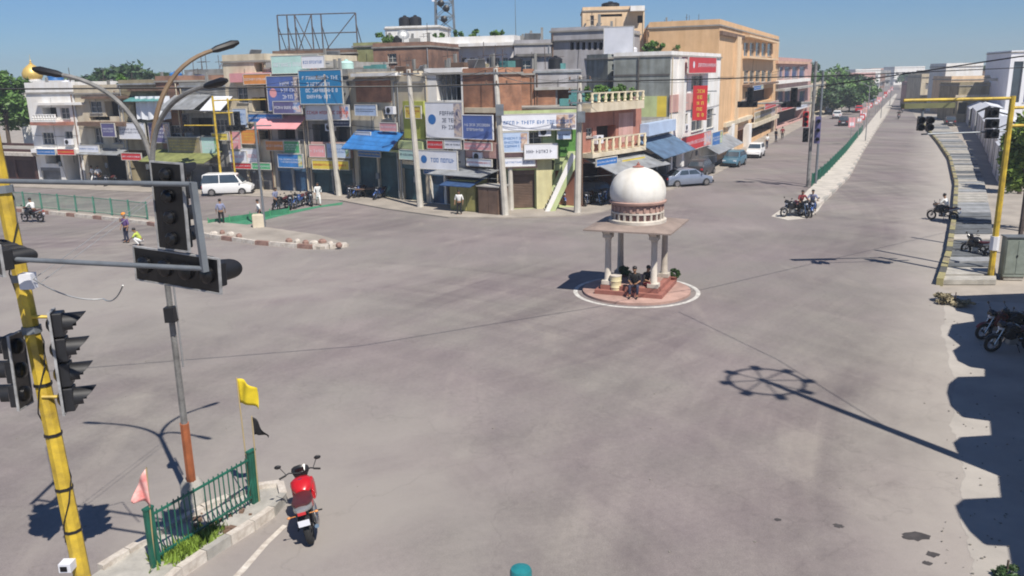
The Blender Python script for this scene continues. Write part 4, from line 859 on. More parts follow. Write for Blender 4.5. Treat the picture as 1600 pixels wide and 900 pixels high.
for i, (px, py, wd, h, c) in enumerate([(1344, 150, 13, 7.5, 'pale pink'), (1356, 146, 14, 9.5, 'pale pink'), (1364, 142, 16, 10.5, 'white'), (1372, 138, 18, 9, 'dull brick'), (1380, 134, 22, 13, 'grey'), (1340, 143, 20, 12, 'grey'), (1358, 137, 26, 16, 'cream'), (1374, 131, 30, 16, 'pale pink'), (1388, 129, 30, 16, 'white'), (1398, 128, 34, 15, 'peach'), (1410, 128, 34, 15, 'cream'), (1420, 130, 30, 13, 'grey'), (1432, 132, 26, 12, 'white')]):
    p = G(px, py); a = p - Vector((wd / 2, 0, 0)); h = HT(p, 118 - 11 * ((i * 7) % 5) / 4 - (4 if i > 7 else 0)) - .9; farhouse((a.x, a.y), (a.x + wd * .75, a.y + wd * .2), h, 9, c, '%s house number row in the hazy town past the end of the avenue' % c if False else ['squat', 'broad', 'tall', 'low', 'wide', 'long', 'stepped', 'far', 'hazy', 'small', 'deep set', 'plain', 'farthest'][i] + ' ' + c + ' house in the hazy town at the avenue end', 'houses at the far end of the avenue', 100 + i)
# right side of the avenue
for i, (px, py, wd, h, c, lb) in enumerate([(a0, a1, a2 * .58, a3, a4, a5) for a0, a1, a2, a3, a4, a5 in [(1448, 168, 11, 6.5, 'pale pink', 'low pinkish house nearest the avenue bend on the right'), (1462, 172, 12, 8.6, 'cream', 'cream two storey house left of the olive house row'), (1478, 168, 14, 11.5, 'cream', 'cream block with a stepped roof on the right skyline'), (1500, 176, 12, 11.5, 'white', 'white house at the top of the right skyline'), (1520, 178, 16, 9.6, 'tan', 'tan flat roofed house right of the white skyline house'), (1455, 156, 16, 8, 'grey', 'grey house behind the low pinkish house'), (1530, 168, 16, 10.4, 'brown', 'brown house under the right skyline tree')]]):
    p = G(px, py); h = HT(p, [126, 114, 108, 97, 117, 119, 110][i]) - .9; farhouse((p.x - wd / 2, p.y + .6), (p.x + wd / 2, p.y - .3), h, 9, c, lb, 'houses right of the avenue', 150 + i)
# brick-olive low building just behind the white stall row, and the white tower block at the right edge
A, B = AT(1492, 200, 142), AT(1562, 200, 141)
b = Bld('building', 'weathered brown flat building behind the white stall roofs', A, B, topz(A, B, 1528, 134), 9, OLIVE, par=.4)
b.band(1492, 148, 1562, 152, CREAM, .3).opening(1545, 136, 1552, 146, .4, name='window').opening(1496, 160, 1512, 178, 1, name='window').done()
b = Bld('building', 'pale cream end wall right of the weathered brown building', AT(1556, 200, 138), AT(1580, 200, 137.8), topz(AT(1556, 200, 138), AT(1580, 200, 137.8), 1568, 122), 6, CREAM, par=.3)
b.band(1540, 122, 1582, 126, LGREY, .6).win(1562, 134, 1570, 142).done()
A, B = AT(1566, 200, 132), AT(1650, 200, 130)
b = Bld('tower_block', 'tall white building with a dark glass strip at the right edge', A, B, topz(A, B, 1600, 82), 14, mat('bright white cladding', (.8, .8, .82), .6, .06, .8), par=.2)
b.opening(1577, 96, 1592, 160, .3, GLASS, 'window_strip').win(1598, 130, 1640, 160, 3, 2, BGLASS).done()

# ---- row of white roofed stalls beside the right footpath
for i in range(7):
    t0 = [(1556, 290), (1549, 268), (1543, 250), (1536, 234), (1528, 220), (1519, 208), (1510, 198)][i]
    p = G(*t0); d = (G(1510, 198) - G(1556, 290)).normalized(); t = thing('market_stall', ['nearest', 'second', 'third', 'fourth', 'fifth', 'sixth', 'farthest'][i] + ' white sheet roofed stall beside the right footpath', 'stall', p + Vector((.2, 0, 0)), math.atan2(d.y, d.x) - PI / 2, 'white roofed stalls beside the footpath')
    L = (G(*[(1549, 268), (1543, 250), (1536, 234), (1528, 220), (1519, 208), (1510, 198), (1503, 190)][i]) - p).length * .93
    z = 3.1 + (i % 3) * .18
    MB().extr([(.0, z - .5), (.0, z - .45), (1.6, z + .35), (3.4, z - .1), (3.4, z - .15), (1.6, z + .3)], 0, L, 'y').build('roof', TARPW, t)
    MB().box(.05, 0, 0, .12, L, z - .46).build('front_sheet', TARPW, t); MB().box(3.3, 0, 0, 3.36, L, z - .12).build('back_sheet', TARPW, t); MB().box(.15, L * .96, 0, 3.3, L * .97, z - .4).build('end_sheet', TARPW, t)
    for k in range(3): MB().tube([(.02, L * k / 2, 0), (.02, L * k / 2, z - .5)], .04, 6).build('post', GALV, t)

# ------------------------------------------------------------------ fences
def fence(pts, step, h, name, label, m, bars=5, maxp=300, base=.15):
    t = thing(name, label, 'fence'); q = resample(pts, step)
    for i, p in enumerate(q):
        MB().box(p.x - .04, p.y - .04, base, p.x + .04, p.y + .04, base + h + .08).build('post', m, t)
    for a, b in zip(q, q[1:]):
        d = (b - a); k = MB(); L = d.length; u = d.normalized()
        pn = MB().tube([(a.x, a.y, base + h - .03), (b.x, b.y, base + h - .03)], .025, 6).tube([(a.x, a.y, base + .12), (b.x, b.y, base + .12)], .025, 6).build('rail', m, t)
        for j in range(1, bars + 1):
            c = a + d * (j / (bars + 1)); k.tube([(c.x, c.y, base + .12), (c.x, c.y, base + h)], .012, 4)
        k.build('bars', m, pn, kind='stuff')
    return t
fm_ = [G(x, y) for x, y in [(-200, 302), (0, 324.5), (70, 330), (160, 338), (236, 347)]]
fence(fm_, 2.0, 1.15, 'median_fence', 'faded green railing along the left median', GRNF, 13)
# translucent-looking mesh sheets on the left fence are sheet panels
fence([G(x, y) for x, y in [(1268, 294), (1290, 275), (1322, 240), (1338, 219), (1347, 208)]], 2.4, .95, 'median_fence', 'dark green railing along the avenue median', GRNP, 14)

# railing on the near traffic island
IL, IR = G(245, 893), G(402, 792)
isl = [G(x, y) for x, y in [(120, 925), (158, 899), (214, 864), (300, 812), (405, 768), (438, 764), (446, 780), (438, 797), (395, 828), (330, 868), (262, 915), (225, 960)]]
fill(MB(), [tuple(p.xy) for p in isl], -.01, .12).build('traffic_island', CONC, kind='structure')
kerb([p for p in isl[1:]], .62, .16, .24, [KERBW, KERBW, CONC], lbl='broken white kerb stones round the near traffic island')
lp = [G(x, y) for x, y in [(449, 822), (420, 850), (384, 892), (370, 905), (360, 905), (374, 890), (412, 848), (442, 820)]]
fill(MB(), [tuple(p.xy) for p in lp], .003, .004).build('road_marking', KERBW, kind='structure')
rt = thing('railing', 'dark green railing on the near traffic island', 'railing', (IL.x, IL.y, .12), math.atan2((IR - IL).y, (IR - IL).x)); L = (IR - IL).length; rh = HT(IL, 797) - .15
for x in (-.06, .06): MB().box(x - .035, -.035, 0, x + .035, .035, rh + .05).build('post', GRNP, rt)
for x in (L - .09, L - .02, L + .05): MB().box(x - .03, -.03, 0, x + .03, .03, rh + .05).build('post', GRNP, rt)
MB().box(-.1, -.05, rh + .05, .1, .05, rh + .09).build('post_cap', GRNP, rt); MB().box(L - .13, -.05, rh + .05, L + .09, .05, rh + .09).build('post_cap', GRNP, rt)
for z in (.16, rh - .12): MB().box(.1, -.02, z, L - .13, .02, z + .04).build('rail', GRNP, rt)
nb_ = 19
for i in range(nb_):
    x = .12 + (L - .26) * (i + .5) / nb_
    if i in (8,): continue
    a = random.uniform(-.01, .01); MB().tube([(x, 0, .05), (x + a, 0, rh - .03)], .014, 6).build('bar', GRNP, rt)
for x in (L - .3, .25): MB().tube([(x, -.02, .2), (x + (.2 if x > 1 else -.16), -.03, .6)], .012, 6).build('stay', GRNP, rt)
# weeds
wd_ = MB(); r = random.Random(2); vs_ = []; fs = []
for k in range(900):
    f = r.random(); p = IL + (IR - IL) * (.12 + .42 * f ** 1.2) + Vector((r.gauss(.05, .13), r.gauss(-.1, .13), .12)); hgt = r.uniform(.04, .26); a = r.uniform(0, 6.3); dx, dy = math.cos(a) * .03, math.sin(a) * .03
    o = len(vs_); vs_ += [(p.x - dx, p.y - dy, p.z), (p.x + dx, p.y + dy, p.z), (p.x + dx + r.gauss(0, .07), p.y + dy + r.gauss(0, .07), p.z + hgt)]; fs.append((o, o + 1, o + 2))
me = bpy.data.meshes.new('weeds'); me.from_pydata(vs_, [], fs); me.materials.append(LEAF3); o = bpy.data.objects.new('weeds', me); C.objects.link(o); o['kind'] = 'stuff'; tag(o, 'green weeds growing along the foot of the near railing', 'weeds')
rb = MB()
for k in range(16): p = G(r.uniform(300, 400), r.uniform(805, 850)); s_ = r.uniform(.03, .11); rb.cbox(p.x, p.y, .13, s_ * 1.6, s_, s_, r.uniform(0, 3))
o = rb.build('rubble', BROWN, kind='stuff'); tag(o, 'broken stones and dirt on the near traffic island', 'rubble')

# flags
def flag(label, foot, hpole, w_, h_, m, rz, lean=(0, 0), shape='rect', z0=.12, droop=.3, extra=None):
    t = thing('flag', label, 'flag', (foot.x, foot.y, z0), rz); MB().tube([(0, 0, 0), (lean[0], lean[1], hpole)], .014, 6).build('flag_pole', mat('bamboo', (.45, .35, .18), .7), t)
    N, K_ = 10, 7; vs_ = []
    for j in range(K_ + 1):
        for i in range(N + 1):
            s, v = i / N, j / K_; hh_ = h_ * (1 - s * (.85 if shape == 'tri' else .12))
            vs_.append((lean[0] + .01 + w_ * s * .8, lean[1] + .07 * math.sin(s * 7 + v * 2) * (.3 + s), hpole - .02 - v * hh_ - (h_ * .45 * s if shape == 'tri' else 0) - droop * s * s))
    q = MB(); q.add(vs_, [(j * (N + 1) + i, j * (N + 1) + i + 1, (j + 1) * (N + 1) + i + 1, (j + 1) * (N + 1) + i) for j in range(K_) for i in range(N)])
    o = q.build('flag_cloth', m, t, True); so_ = o.modifiers.new('thick', 'SOLIDIFY'); so_.thickness = .004
    return t
yf = mat('yellow flag cloth', (.72, .55, .02), .7, .15, 5); pf = mat('pink red flag cloth', (.70, .16, .15), .7, .15, 6, grime=(.72, .5, .46)); bf = mat('black flag cloth', (.012, .012, .014), .7, .2, 5)
hy = HT(IR, 590)
flag('yellow triangular flag on a tall cane at the right end of the near railing', IR + Vector((-.12, 0, 0)), hy - .12, .5, .55, yf, R(-12), (-.03, 0), 'rect', droop=.2)
flag('black flag hanging on the right railing post', IR + Vector((.05, .02, 0)), HT(IR, 652) - .1, .36, .42, bf, R(-5), (.03, 0), 'tri', droop=.25)
flag('pink and white flag on the left railing post', IL + Vector((-.02, 0, 0)), HT(IL, 732) - .1, .40, .78, pf, R(178), (-.10, 0), 'tri', droop=.22)

# ------------------------------------------------------------------ chhatri pavilion
PC = Vector((5.3, 34.3, 0)); pv = thing('pavilion', 'domed stone pavilion standing on a round red base in the junction', 'pavilion', PC, R(-23))
MB().lathe([(2.28, -.01), (2.28, .1), (2.22, .13)], n=48).build('base_disc', PINKST, pv, True)
q = MB(); n = 64; q.add([(r_ * math.cos(2 * PI * k / n), r_ * math.sin(2 * PI * k / n), .004) for r_ in (2.5, 2.68) for k in range(n)], [(k, (k + 1) % n, n + (k + 1) % n, n + k) for k in range(n)]); rg = q.build('painted_ring', mat('white road paint', (.62, .6, .56), .8, .3, 4), pv)
MB().box(-1.42, -1.42, .13, 1.42, 1.42, .3).build('lower_step', REDST, pv); MB().box(-1.22, -1.22, .3, 1.22, 1.22, .48).build('upper_step', REDST, pv)
MB().box(-1.0, -1.0, .48, 1.0, 1.0, .5).build('floor_slab', PINKST, pv)
cs = .97
for sx in (-1, 1):
    for sy in (-1, 1):
        x, y = sx * cs, sy * cs; q = MB(); q.box(x - .22, y - .22, .5, x + .22, y + .22, .66); q.lathe([(.18, .66), (.15, .72), (.135, 1.4), (.125, 2.3), (.145, 2.42), (.18, 2.48)], x, y, 12); q.box(x - .19, y - .19, 2.48, x + .19, y + .19, 2.62)
        q.extr([(x - .18, 2.62), (x + .18, 2.62), (x + .42, 2.84), (x - .42, 2.84)], y - .11, y + .11, 'y'); q.extr([(y - .18, 2.62), (y + .18, 2.62), (y + .42, 2.84), (y - .42, 2.84)], x - .13, x + .13, 'x')
        q.build('column', PAVW, pv, True)
MB().box(-1.16, -1.16, 2.842, 1.16, 1.16, 2.93).build('lintel', PAVW, pv)
# sloping chajja
q = MB(); o_, i_ = 1.80, 1.16
q.add([(-o_, -o_, 2.84), (o_, -o_, 2.84), (o_, o_, 2.84), (-o_, o_, 2.84), (-o_, -o_, 2.90), (o_, -o_, 2.90), (o_, o_, 2.90), (-o_, o_, 2.90), (-i_, -i_, 3.04), (i_, -i_, 3.04), (i_, i_, 3.04), (-i_, i_, 3.04)],
      [(3, 2, 1, 0), (0, 1, 5, 4), (1, 2, 6, 5), (2, 3, 7, 6), (3, 0, 4, 7), (4, 5, 9, 8), (5, 6, 10, 9), (6, 7, 11, 10), (7, 4, 8, 11), (8, 9, 10, 11)])
q.build('eave', CHAJ, pv)
MB().lathe([(1.2, 3.04), (1.2, 3.16), (1.12, 3.19)], n=32).build('plinth_ring', PAVW, pv, True)
MB().lathe([(1.04, 3.19), (1.04, 3.82)], n=32).build('drum', PINKST, pv, True)
MB().lathe([(1.1, 3.44), (1.1, 3.50)], n=32).build('string_course', PAVW, pv, True); MB().lathe([(1.05, 3.8), (1.17, 3.84), (1.19, 3.92), (1.1, 3.95)], n=32).build('cornice', PINKST, pv, True)
na_ = 24
me = None
for k in range(na_):
    a = 2 * PI * k / na_
    if me is None:
        q = MB(); q.box(-.045, -.03, 0, .045, .03, .24); me = q.mesh('pier', PAVW)
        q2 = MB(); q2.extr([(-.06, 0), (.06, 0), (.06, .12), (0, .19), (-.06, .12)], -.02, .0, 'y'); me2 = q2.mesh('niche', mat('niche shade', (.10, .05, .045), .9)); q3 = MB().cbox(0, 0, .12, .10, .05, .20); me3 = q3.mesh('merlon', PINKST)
    for nm, mm, rr_, z, aa in (('pier', me, 1.07, 3.19, a), ('niche', me2, 1.045, 3.22, a + PI / na_), ('merlon', me3, 1.06, 3.52, a)):
        o = bpy.data.objects.new(nm, mm); C.objects.link(o); o.parent = pv; o.location = (rr_ * math.cos(aa), rr_ * math.sin(aa), z); o.rotation_euler = (0, 0, aa + PI / 2)
prof = [(1.10, 3.95), (1.14, 4.08), (1.155, 4.25), (1.14, 4.45), (1.08, 4.66), (.97, 4.85), (.80, 5.03), (.58, 5.16), (.32, 5.25), (.12, 5.29)]
MB().lathe(prof, n=48).build('dome', DOMEW, pv, True)
MB().lathe([(.22, 5.26), (.24, 5.30), (.1, 5.34), (.06, 5.38), (.07, 5.41), (.02, 5.46), (.015, 5.5)], n=14).build('finial', REDST, pv, True)
MB().box(1.35, -1.2, 2.72, 1.55, -1.0, 2.82).build('eave_lamp', BLKM, pv)
# things standing at the pavilion
dl = G(962, 463); t = thing('drum', 'cream coloured drum standing before the pavilion steps', 'drum', (dl.x, dl.y, .13)); MB().lathe([(.23, 0), (.24, .03), (.225, .06), (.225, .26), (.24, .29), (.225, .32), (.225, .52), (.24, .55), (.225, .58), (.24, .76)], n=18).build('drum_body', mat('cream drum paint', (.75, .66, .40), .5), t, True); MB().lathe([(.245, .75), (.245, .79), (.2, .8)], n=18).build('lid', KERBW, t, True)
def bush(label, p, r_, h, m, n=700, size=.09, seed=3, pot=True):
    t = thing('potted_plant' if pot else 'bush', label, 'plant', p)
    me, _ = leafmesh('foliage', m, n, r_, r_, h / 2, size, seed, 9); o = bpy.data.objects.new('foliage', me); C.objects.link(o); o.parent = t; o.location = (0, 0, (.25 if pot else 0) + h / 2)
    if pot: MB().lathe([(.12, 0), (.18, .28), (.2, .3)], n=12).build('pot', REDST, t, True)
    MB().tube([(0, 0, .1), (0, 0, .25 + h / 2)], .02, 5).build('stem', BARK, t); return t
p_ = G(1052, 447); bush('dark leafy potted plant right of the pavilion steps', (p_.x, p_.y, .13), .22, .35, LEAF2)
p_ = G(975, 452); bush('dark bushy plant beside the cream drum', (p_.x, p_.y + .3, .3), .3, .42, LEAF2, seed=8)

for bb, px, bk, l in ((WB, 690, .8, 'leftmost of the plants along the long white roof'), (WB, 718, .8, 'second plant along the long white roof'), (WB, 742, .8, 'third plant along the long white roof'), (WB, 776, .8, 'plant near the right end of the long white roof'), (LS, 1012, 1.2, 'leafy plant left of the white tank on the pale streaked roof'), (LS, 1030, 1, 'leafy plant at the right end of the pale streaked roof'), (RS, 1090, 4, 'leafy plant on the red sign building roof'), (BH, 930, .6, 'left plant on the pink balcony house roof'), (BH, 955, .6, 'middle plant on the pink balcony house roof'), (BH, 975, .6, 'right plant on the pink balcony house roof'), (BRT, 598, 1, 'plant on the brick rooftop room'), (CRH, 190, 1, 'plant on the cream house roof')):
    bush(l, bb.roof_at(px, bk), .75, 1.3, LEAF1, 700, .16, px)
# ------------------------------------------------------------------ signal heads
def head(label, n, p, rot, length, wd=.5, group=None, facebolts=True):
    """lamps face local +Y, stack runs along local Z; rot is a full rotation matrix"""
    t = thing('traffic_signal', label, 'traffic signal', p, 0, group); t.rotation_euler = rot.to_euler()
    MB().box(-wd / 2, -.01, -length / 2, wd / 2, .01, length / 2).build('backboard', BLK, t)
    e = .022; q = MB(); q.box(-wd / 2 - e, -.02, -length / 2 - e, -wd / 2, .02, length / 2 + e); q.box(wd / 2, -.02, -length / 2 - e, wd / 2 + e, .02, length / 2 + e); q.box(-wd / 2, -.02, -length / 2 - e, wd / 2, .02, -length / 2); q.box(-wd / 2, -.02, length / 2, wd / 2, .02, length / 2 + e); q.build('border', mat('dirty pale border paint', (.36, .36, .36), .6, .35, 6), t)
    s = length / n; r_ = min(s, wd) * .40
    for k in range(n):
        z = -length / 2 + s * (k + .5)
        h_ = bevel(MB().box(-wd * .36, .01, z - s * .47, wd * .36, .17, z + s * .47).build('housing', BLKM, t), .02)
        MB().lathe([(r_ * .86, 0), (r_ * .7, .03), (r_ * .2, .05)], n=16).xf(Matrix.Translation((0, .17, z)) @ Matrix.Rotation(-PI / 2, 4, 'X')).build('lens', LENS, h_, True)
        MB().lathe([(r_ * .8, 0), (r_ * .78, .05), (r_ * .4, .09)], n=16).xf(Matrix.Translation((0, -.01, z)) @ Matrix.Rotation(PI / 2, 4, 'X')).build('rear_cover', BLK, h_, True)
        q = MB(); N = 16; L0 = .34; vs_ = []
        for i in range(N + 1):
            a = PI * (-.18) + (PI * 1.36) * i / N; ln = L0 * (.42 + .58 * max(0, math.sin(a)) ** .7)
            for rr_ in (r_, r_ * .94):
                vs_ += [(rr_ * math.cos(a), .17, z + rr_ * math.sin(a)), (rr_ * math.cos(a), .17 + ln, z + rr_ * math.sin(a))]
        fs = []
        for i in range(N):
            b0, b1 = 4 * i, 4 * (i + 1); fs += [(b0, b0 + 1, b1 + 1, b1), (b0 + 2, b1 + 2, b1 + 3, b0 + 3), (b0 + 1, b0 + 3, b1 + 3, b1 + 1)]
        q.add(vs_, fs); q.build('visor', BLKM, h_, True)
    return t
ZR = lambda a: Matrix.Rotation(R(a), 4, 'Z'); YR = lambda a: Matrix.Rotation(R(a), 4, 'Y')

# near yellow gantry
F0 = Vector((-7.74, 13.1, 0)); gt = thing('signal_gantry', 'yellow painted signal pole with two grey pipe arms at the left', 'signal pole', F0)
top = Vector((-.56, .35, 10.5)); 
MB().tube([(0, 0, 0), top * .5, top], [.145, .125, .11], 8).build('pole', YELP, gt, True); MB().box(-.3, -.3, 0, .3, .3, .1).build('base_plate', CONC, gt)
for z in (5.02, 5.9, 7.35): MB().tube([top * (z / 10.5), top * ((z + .12) / 10.5)], .155, 8).build('clamp', STEEL, gt)
q = MB(); r = random.Random(4); pts = [top * (k / 26) + Vector((.148 * math.cos(k * 1.1), .148 * math.sin(k * 1.1) - .02, 0)) for k in range(3, 20)]; q.tube(pts, .012, 5)
for k in range(5, 13): q.torus((0, 0, 0), .172, .012, 'z', 14, 4) if False else None
q.build('cable', BLKM, gt)
for z in (4.1, 3.2, 2.2, 1.4): MB().tube([top * (z / 10.5) , top * ((z + .05) / 10.5)], .15, 8).build('cable_tie', BLKM, gt)
def solve(px, py, Y): return AT(px, py, Y) - F0
YA = 11.1
u0, u1 = solve(-60, 282, 12.3), solve(304, 288, YA); l0, l1 = solve(-60, 401, 12.3), solve(320, 420, YA); u1b = Vector((l1.x - .03, l1.y, solve(311, 288, YA).z))
MB().tube([u0, u1, u1b], .036, 10).build('arm', STEEL, gt, True); MB().tube([l0, l1], .036, 10).build('arm', STEEL, gt, True); MB().tube([u1b + Vector((0, 0, .03)), l1 - Vector((0, 0, .04))], .058, 4).build('arm_upright', STEEL, gt)
for z, a in ((u0.z, u0), (l0.z, l0)):
    pp = top * (z / 10.5); MB().tube([pp, Vector((pp.x + .05, a.y + (u1.y - a.y) * .16, z))], .05, 8).build('clamp', STEEL, gt)
MB().box(.02, -.22, 0, .22, -.05, .25).xf(Matrix.Translation(solve(36, 450, 12.9) + Vector((0, .1, 0)))).build('camera_box', SWHITE, gt)
jb = MB().box(-.10, -.1, 0, .11, .1, .16).xf(Matrix.Translation(solve(106, 890, 12.9))).build('junction_box', SWHITE, gt); MB().box(-.07, -.112, .03, .05, -.101, .12).xf(Matrix.Translation(solve(106, 890, 12.9))).build('box_window', BLK, jb)
def W(px, py, Y): return AT(px, py, Y)
head('vertical signal head seen from behind above the horizontal one', 4, W(266, 323, YA + .30), ZR(-24) @ YR(2), 1.19, .53, 'signal heads on the near gantry arms')
head('horizontal signal head hanging at the end of the grey arms', 4, W(276, 421, YA + .34), ZR(-24) @ YR(93), 1.54, .47, 'signal heads on the near gantry arms')
head('signal head cut off by the left edge on the lower grey arm', 4, W(-22, 398, 12.2), ZR(-40) @ YR(92), 1.2, .44, 'signal heads on the near gantry arms')
head('right hand upright signal head on the yellow pole', 4, W(92, 565, 13.2), ZR(-72) @ YR(-3), 1.72, .44, 'signal heads clamped on the yellow pole')
head('left hand upright signal head on the yellow pole', 3, W(32, 578, 13.2), ZR(92) @ YR(3), 1.25, .42, 'signal heads clamped on the yellow pole')
for px, py in ((80, 495), (95, 620)): MB().tube([solve(px - 30, py, 13.1), solve(px + 4, py, 13.2)], .03, 6).build('bracket', YELP, gt)

# three armed street light on the island
L0 = Vector((-7.0, 16.35, .12)); ls = thing('street_light', 'tall grey street light with three curved arms and an orange band', 'street light', L0)
J = Vector((.35, -.75, 7.45))
def lerp(a, b, t): return a + (b - a) * t
z_ = Vector((0, 0, 0))
MB().tube([z_, J * .5, J], [.085, .065, .055], 8).build('pole', POLEG, ls, True)
MB().tube([J * (.6 / 7.45), J * (2.0 / 7.45)], [.10, .096], 8).build('orange_band', POLEO, ls, True)
MB().tube([J * (3.3 / 7.45), J * (5.1 / 7.45)], .018, 6).xf(Matrix.Translation((.14, -.05, 0))).build('conduit', GALV, ls)
MB().box(-.1, -.22, 4.32, .1, -.02, 4.62).xf(Matrix.Translation((.26, -.45, 0))).build('fuse_box', BLKM, ls)
MB().lathe([(.26, 0), (.24, .5), (.16, .62)], n=12).build('footing', CONC, ls, True)
for nm, tip, bend in (('left', Vector((-8.15, 15.65, 9.2)), .5), ('right', Vector((-5.55, 16.4, 9.6)), .5), ('middle', Vector((-5.2, 14.8, 8.95)), .5)):
    tp_ = tip - L0; c = Vector((J.x + (tp_.x - J.x) * .12, J.y + (tp_.y - J.y) * .12, J.z + (tp_.z - J.z) * .85)); P = [(J * (1 - t) ** 2) + c * (2 * t * (1 - t)) + tp_ * t * t for t in [i / 14 for i in range(15)]]
    am = POLEG if nm != 'right' else mat('brown lamp arm', (.22, .15, .09), .5, .3)
    ar = MB().tube(P, [.05 - .012 * i / 14 for i in range(15)], 8).build('arm', am, ls, True)
    d = (P[-1] - P[-2]).normalized(); q = MB(); a0 = P[-1] - d * .05; q.tube([a0, a0 + d * .1, a0 + d * .42, a0 + d * .55], [.04, .065, .075, .035], 8)
    o = q.build('lamp_head', BLKM, ar, True)

# high mast outside the picture: its ring shows as a shadow on the road
HM = Vector((13.0, 13.9, 0)); hm = thing('high_mast', 'tall lighting mast with a lamp ring whose shadow crosses the road', 'mast', HM)
MB().tube([(0, 0, 0), (0, 0, 15.9)], [.22, .1], 10).build('pole', GALV, hm, True); MB().torus((0, 0, 15.6), 1.1, .06, 'z', 32, 6).build('lamp_ring', GALV, hm)
for k in range(8):
    a = k * PI / 4; MB().tube([(0, 0, 15.75), (1.1 * math.cos(a), 1.1 * math.sin(a), 15.6)], .03, 5).build('spoke', GALV, hm); MB().cbox(1.22 * math.cos(a), 1.22 * math.sin(a), 15.5, .34, .26, .16, a).build('floodlight', BLKM, hm)
# unseen building added right of view, roof slab cut to cast the scalloped shadow
S_ = [(1479, 462), (1494, 486), (1520, 492), (1522, 502), (1487, 507), (1480, 524), (1500, 540), (1488, 548), (1496, 564), (1514, 573), (1538, 576), (1538, 588), (1496, 589), (1482, 600), (1479, 614), (1485, 634), (1502, 651), (1546, 657), (1548, 680), (1500, 683), (1489, 692), (1495, 706), (1512, 722), (1558, 734), (1563, 777), (1504, 780), (1492, 790), (1499, 808), (1514, 830), (1535, 849), (1574, 851), (1582, 900), (1600, 960)]
zs_ = 6.0; k_ = zs_ / math.tan(R(SUN_EL)); off = Vector((math.sin(R(SUN_AZ)), -math.cos(R(SUN_AZ)), 0)) * k_
pts = [G(x, y) + off for x, y in S_]; sh = thing('shade_caster_building', 'unseen building added outside the right edge, its slab shaped to shade the shoulder', 'building')
fill(MB(), [(p.x, p.y) for p in pts] + [(pts[-1].x + 14, pts[-1].y - 4), (pts[0].x + 16, pts[0].y + 1)], zs_ - .12, zs_).build('shade_caster_slab', ROOFC, sh)
a, c = pts[-1], pts[0]; MB().prism([(a.x + 3.2, a.y - 3), (c.x + 3.4, c.y - .6), (c.x + 14, c.y - .6), (a.x + 14, a.y - 3)], 0, zs_ - .12).build('wall', CREAM, sh)

# ------------------------------------------------------------------ utility poles
def upole(label, px, py, topx, topy, arms=1, extra=False, m=POLEC):
    g_ = G(px, py); h = HT(g_, topy); tpn = AT(topx, topy, g_.y); t = thing('utility_pole', label, 'utility pole', (g_.x, g_.y, 0), 0, 'concrete utility poles along the shops')
    tx = tpn.x - g_.x; MB().tube([(0, 0, 0), (tx, 0, h)], [.24, .15], 8).build('pole', m, t, True)
    for k in range(arms):
        z = h - .35 - k * .7; cx = tx * z / h; MB().box(cx - .75, -.18, z, cx + .75, -.11, z + .09).build('crossarm', STEEL, t)
        for s in (-.65, 0, .65): MB().lathe([(.03, 0), (.06, .05), (.04, .1), (.06, .14), (.02, .2)], n=8).xf(Matrix.Translation((cx + s, -.14, z + .09))).build('insulator', BROWN, t)
    if extra:
        z = h - 2.6; cx = tx * z / h; MB().cbox(cx + .1, -.35, z, .5, .4, .7).build('service_box', STEEL, t)
    return t, Vector((g_.x + tx, g_.y - .14, h - .1))
UP = [upole('pale concrete pole leaning left in front of the large blue hoarding', 530, 307, 508, 116, 1), upole('concrete pole in front of the lime green narrow front', 657, 325, 638, 108, 1), upole('concrete pole in front of the brick topped building', 790, 338, 774, 106, 2, True), upole('concrete pole at the corner beside the stair', 902, 334, 906, 118, 3, True),
      upole('thin pale pole in front of the cream house in the left row', 130, 283, 116, 152, 1), upole('pale pole left of the curved lamp arms', 207, 288, 190, 140, 1), upole('short pole beside the stair foot', 798, 330, 797, 260, 0)]
def wire(pts, label, rad=.012, sag=.5, m=BLKM, name='overhead_cable', group=None):
    P = []
    for a, b in zip(pts, pts[1:]):
        for k in range(12): t = k / 12; P.append(a + (b - a) * t - Vector((0, 0, sag * 4 * t * (1 - t))))
    P.append(pts[-1]); o = MB().tube(P, rad, 5).build(name, m); return tag(o, label, 'cable', group)
tops = [u[1] for u in UP]
for k, dz in enumerate((0, -.15, .1)):
    o_ = Vector(((-.6, 0, .6)[k], 0, dz)); wire([tops[5] + o_, tops[0] + o_, tops[1] + o_, tops[2] + o_, tops[3] + o_], ['lowest', 'middle', 'highest'][k] + ' wire strung between the concrete poles', .014, .55, group='wires between the concrete poles')
wire([tops[4], tops[5]], 'wire between the two left poles', .014, .4); 
wire([tops[3], AT(1262, 100, 67)], 'wire from the corner pole across the avenue', .013, .8)
# cables over the junction that cast the long thin shadows
def lift(px, py, z): return G(px, py) + Vector((math.sin(R(SUN_AZ)), -math.cos(R(SUN_AZ)), 0)) * (z / math.tan(R(SUN_EL))) + Vector((0, 0, z))
wire([lift(-80, 592, 9.0), lift(560, 541, 8.8), lift(1100, 452, 8.8), lift(1500, 358, 9.0)], 'long cable spanning the whole junction', .019, .0)
wire([lift(1060, 487, 8.5), lift(1215, 562, 9.2), HM + Vector((0, 0, 9.5))], 'cable running from over the pavilion to the lighting mast', .016, .0)
# white double cable from the street light down to the yellow pole box
a_ = L0 + J * (6.9 / 7.45); b2 = F0 + solve(52, 436, 12.8)
wire([a_, b2], 'left of two white cables running from the street light to the yellow pole', .006, .0, GALV); wire([a_ + Vector((.12, 0, .0)), b2 + Vector((.12, 0, -.05))], 'right of two white cables running from the street light to the yellow pole', .006, .0, GALV)
wire([b2, b2 + Vector((.75, .6, -.5)), W(192, 446, 12.2)], 'slack grey cable looping from the yellow pole to the signal head', .012, .12, GALV)

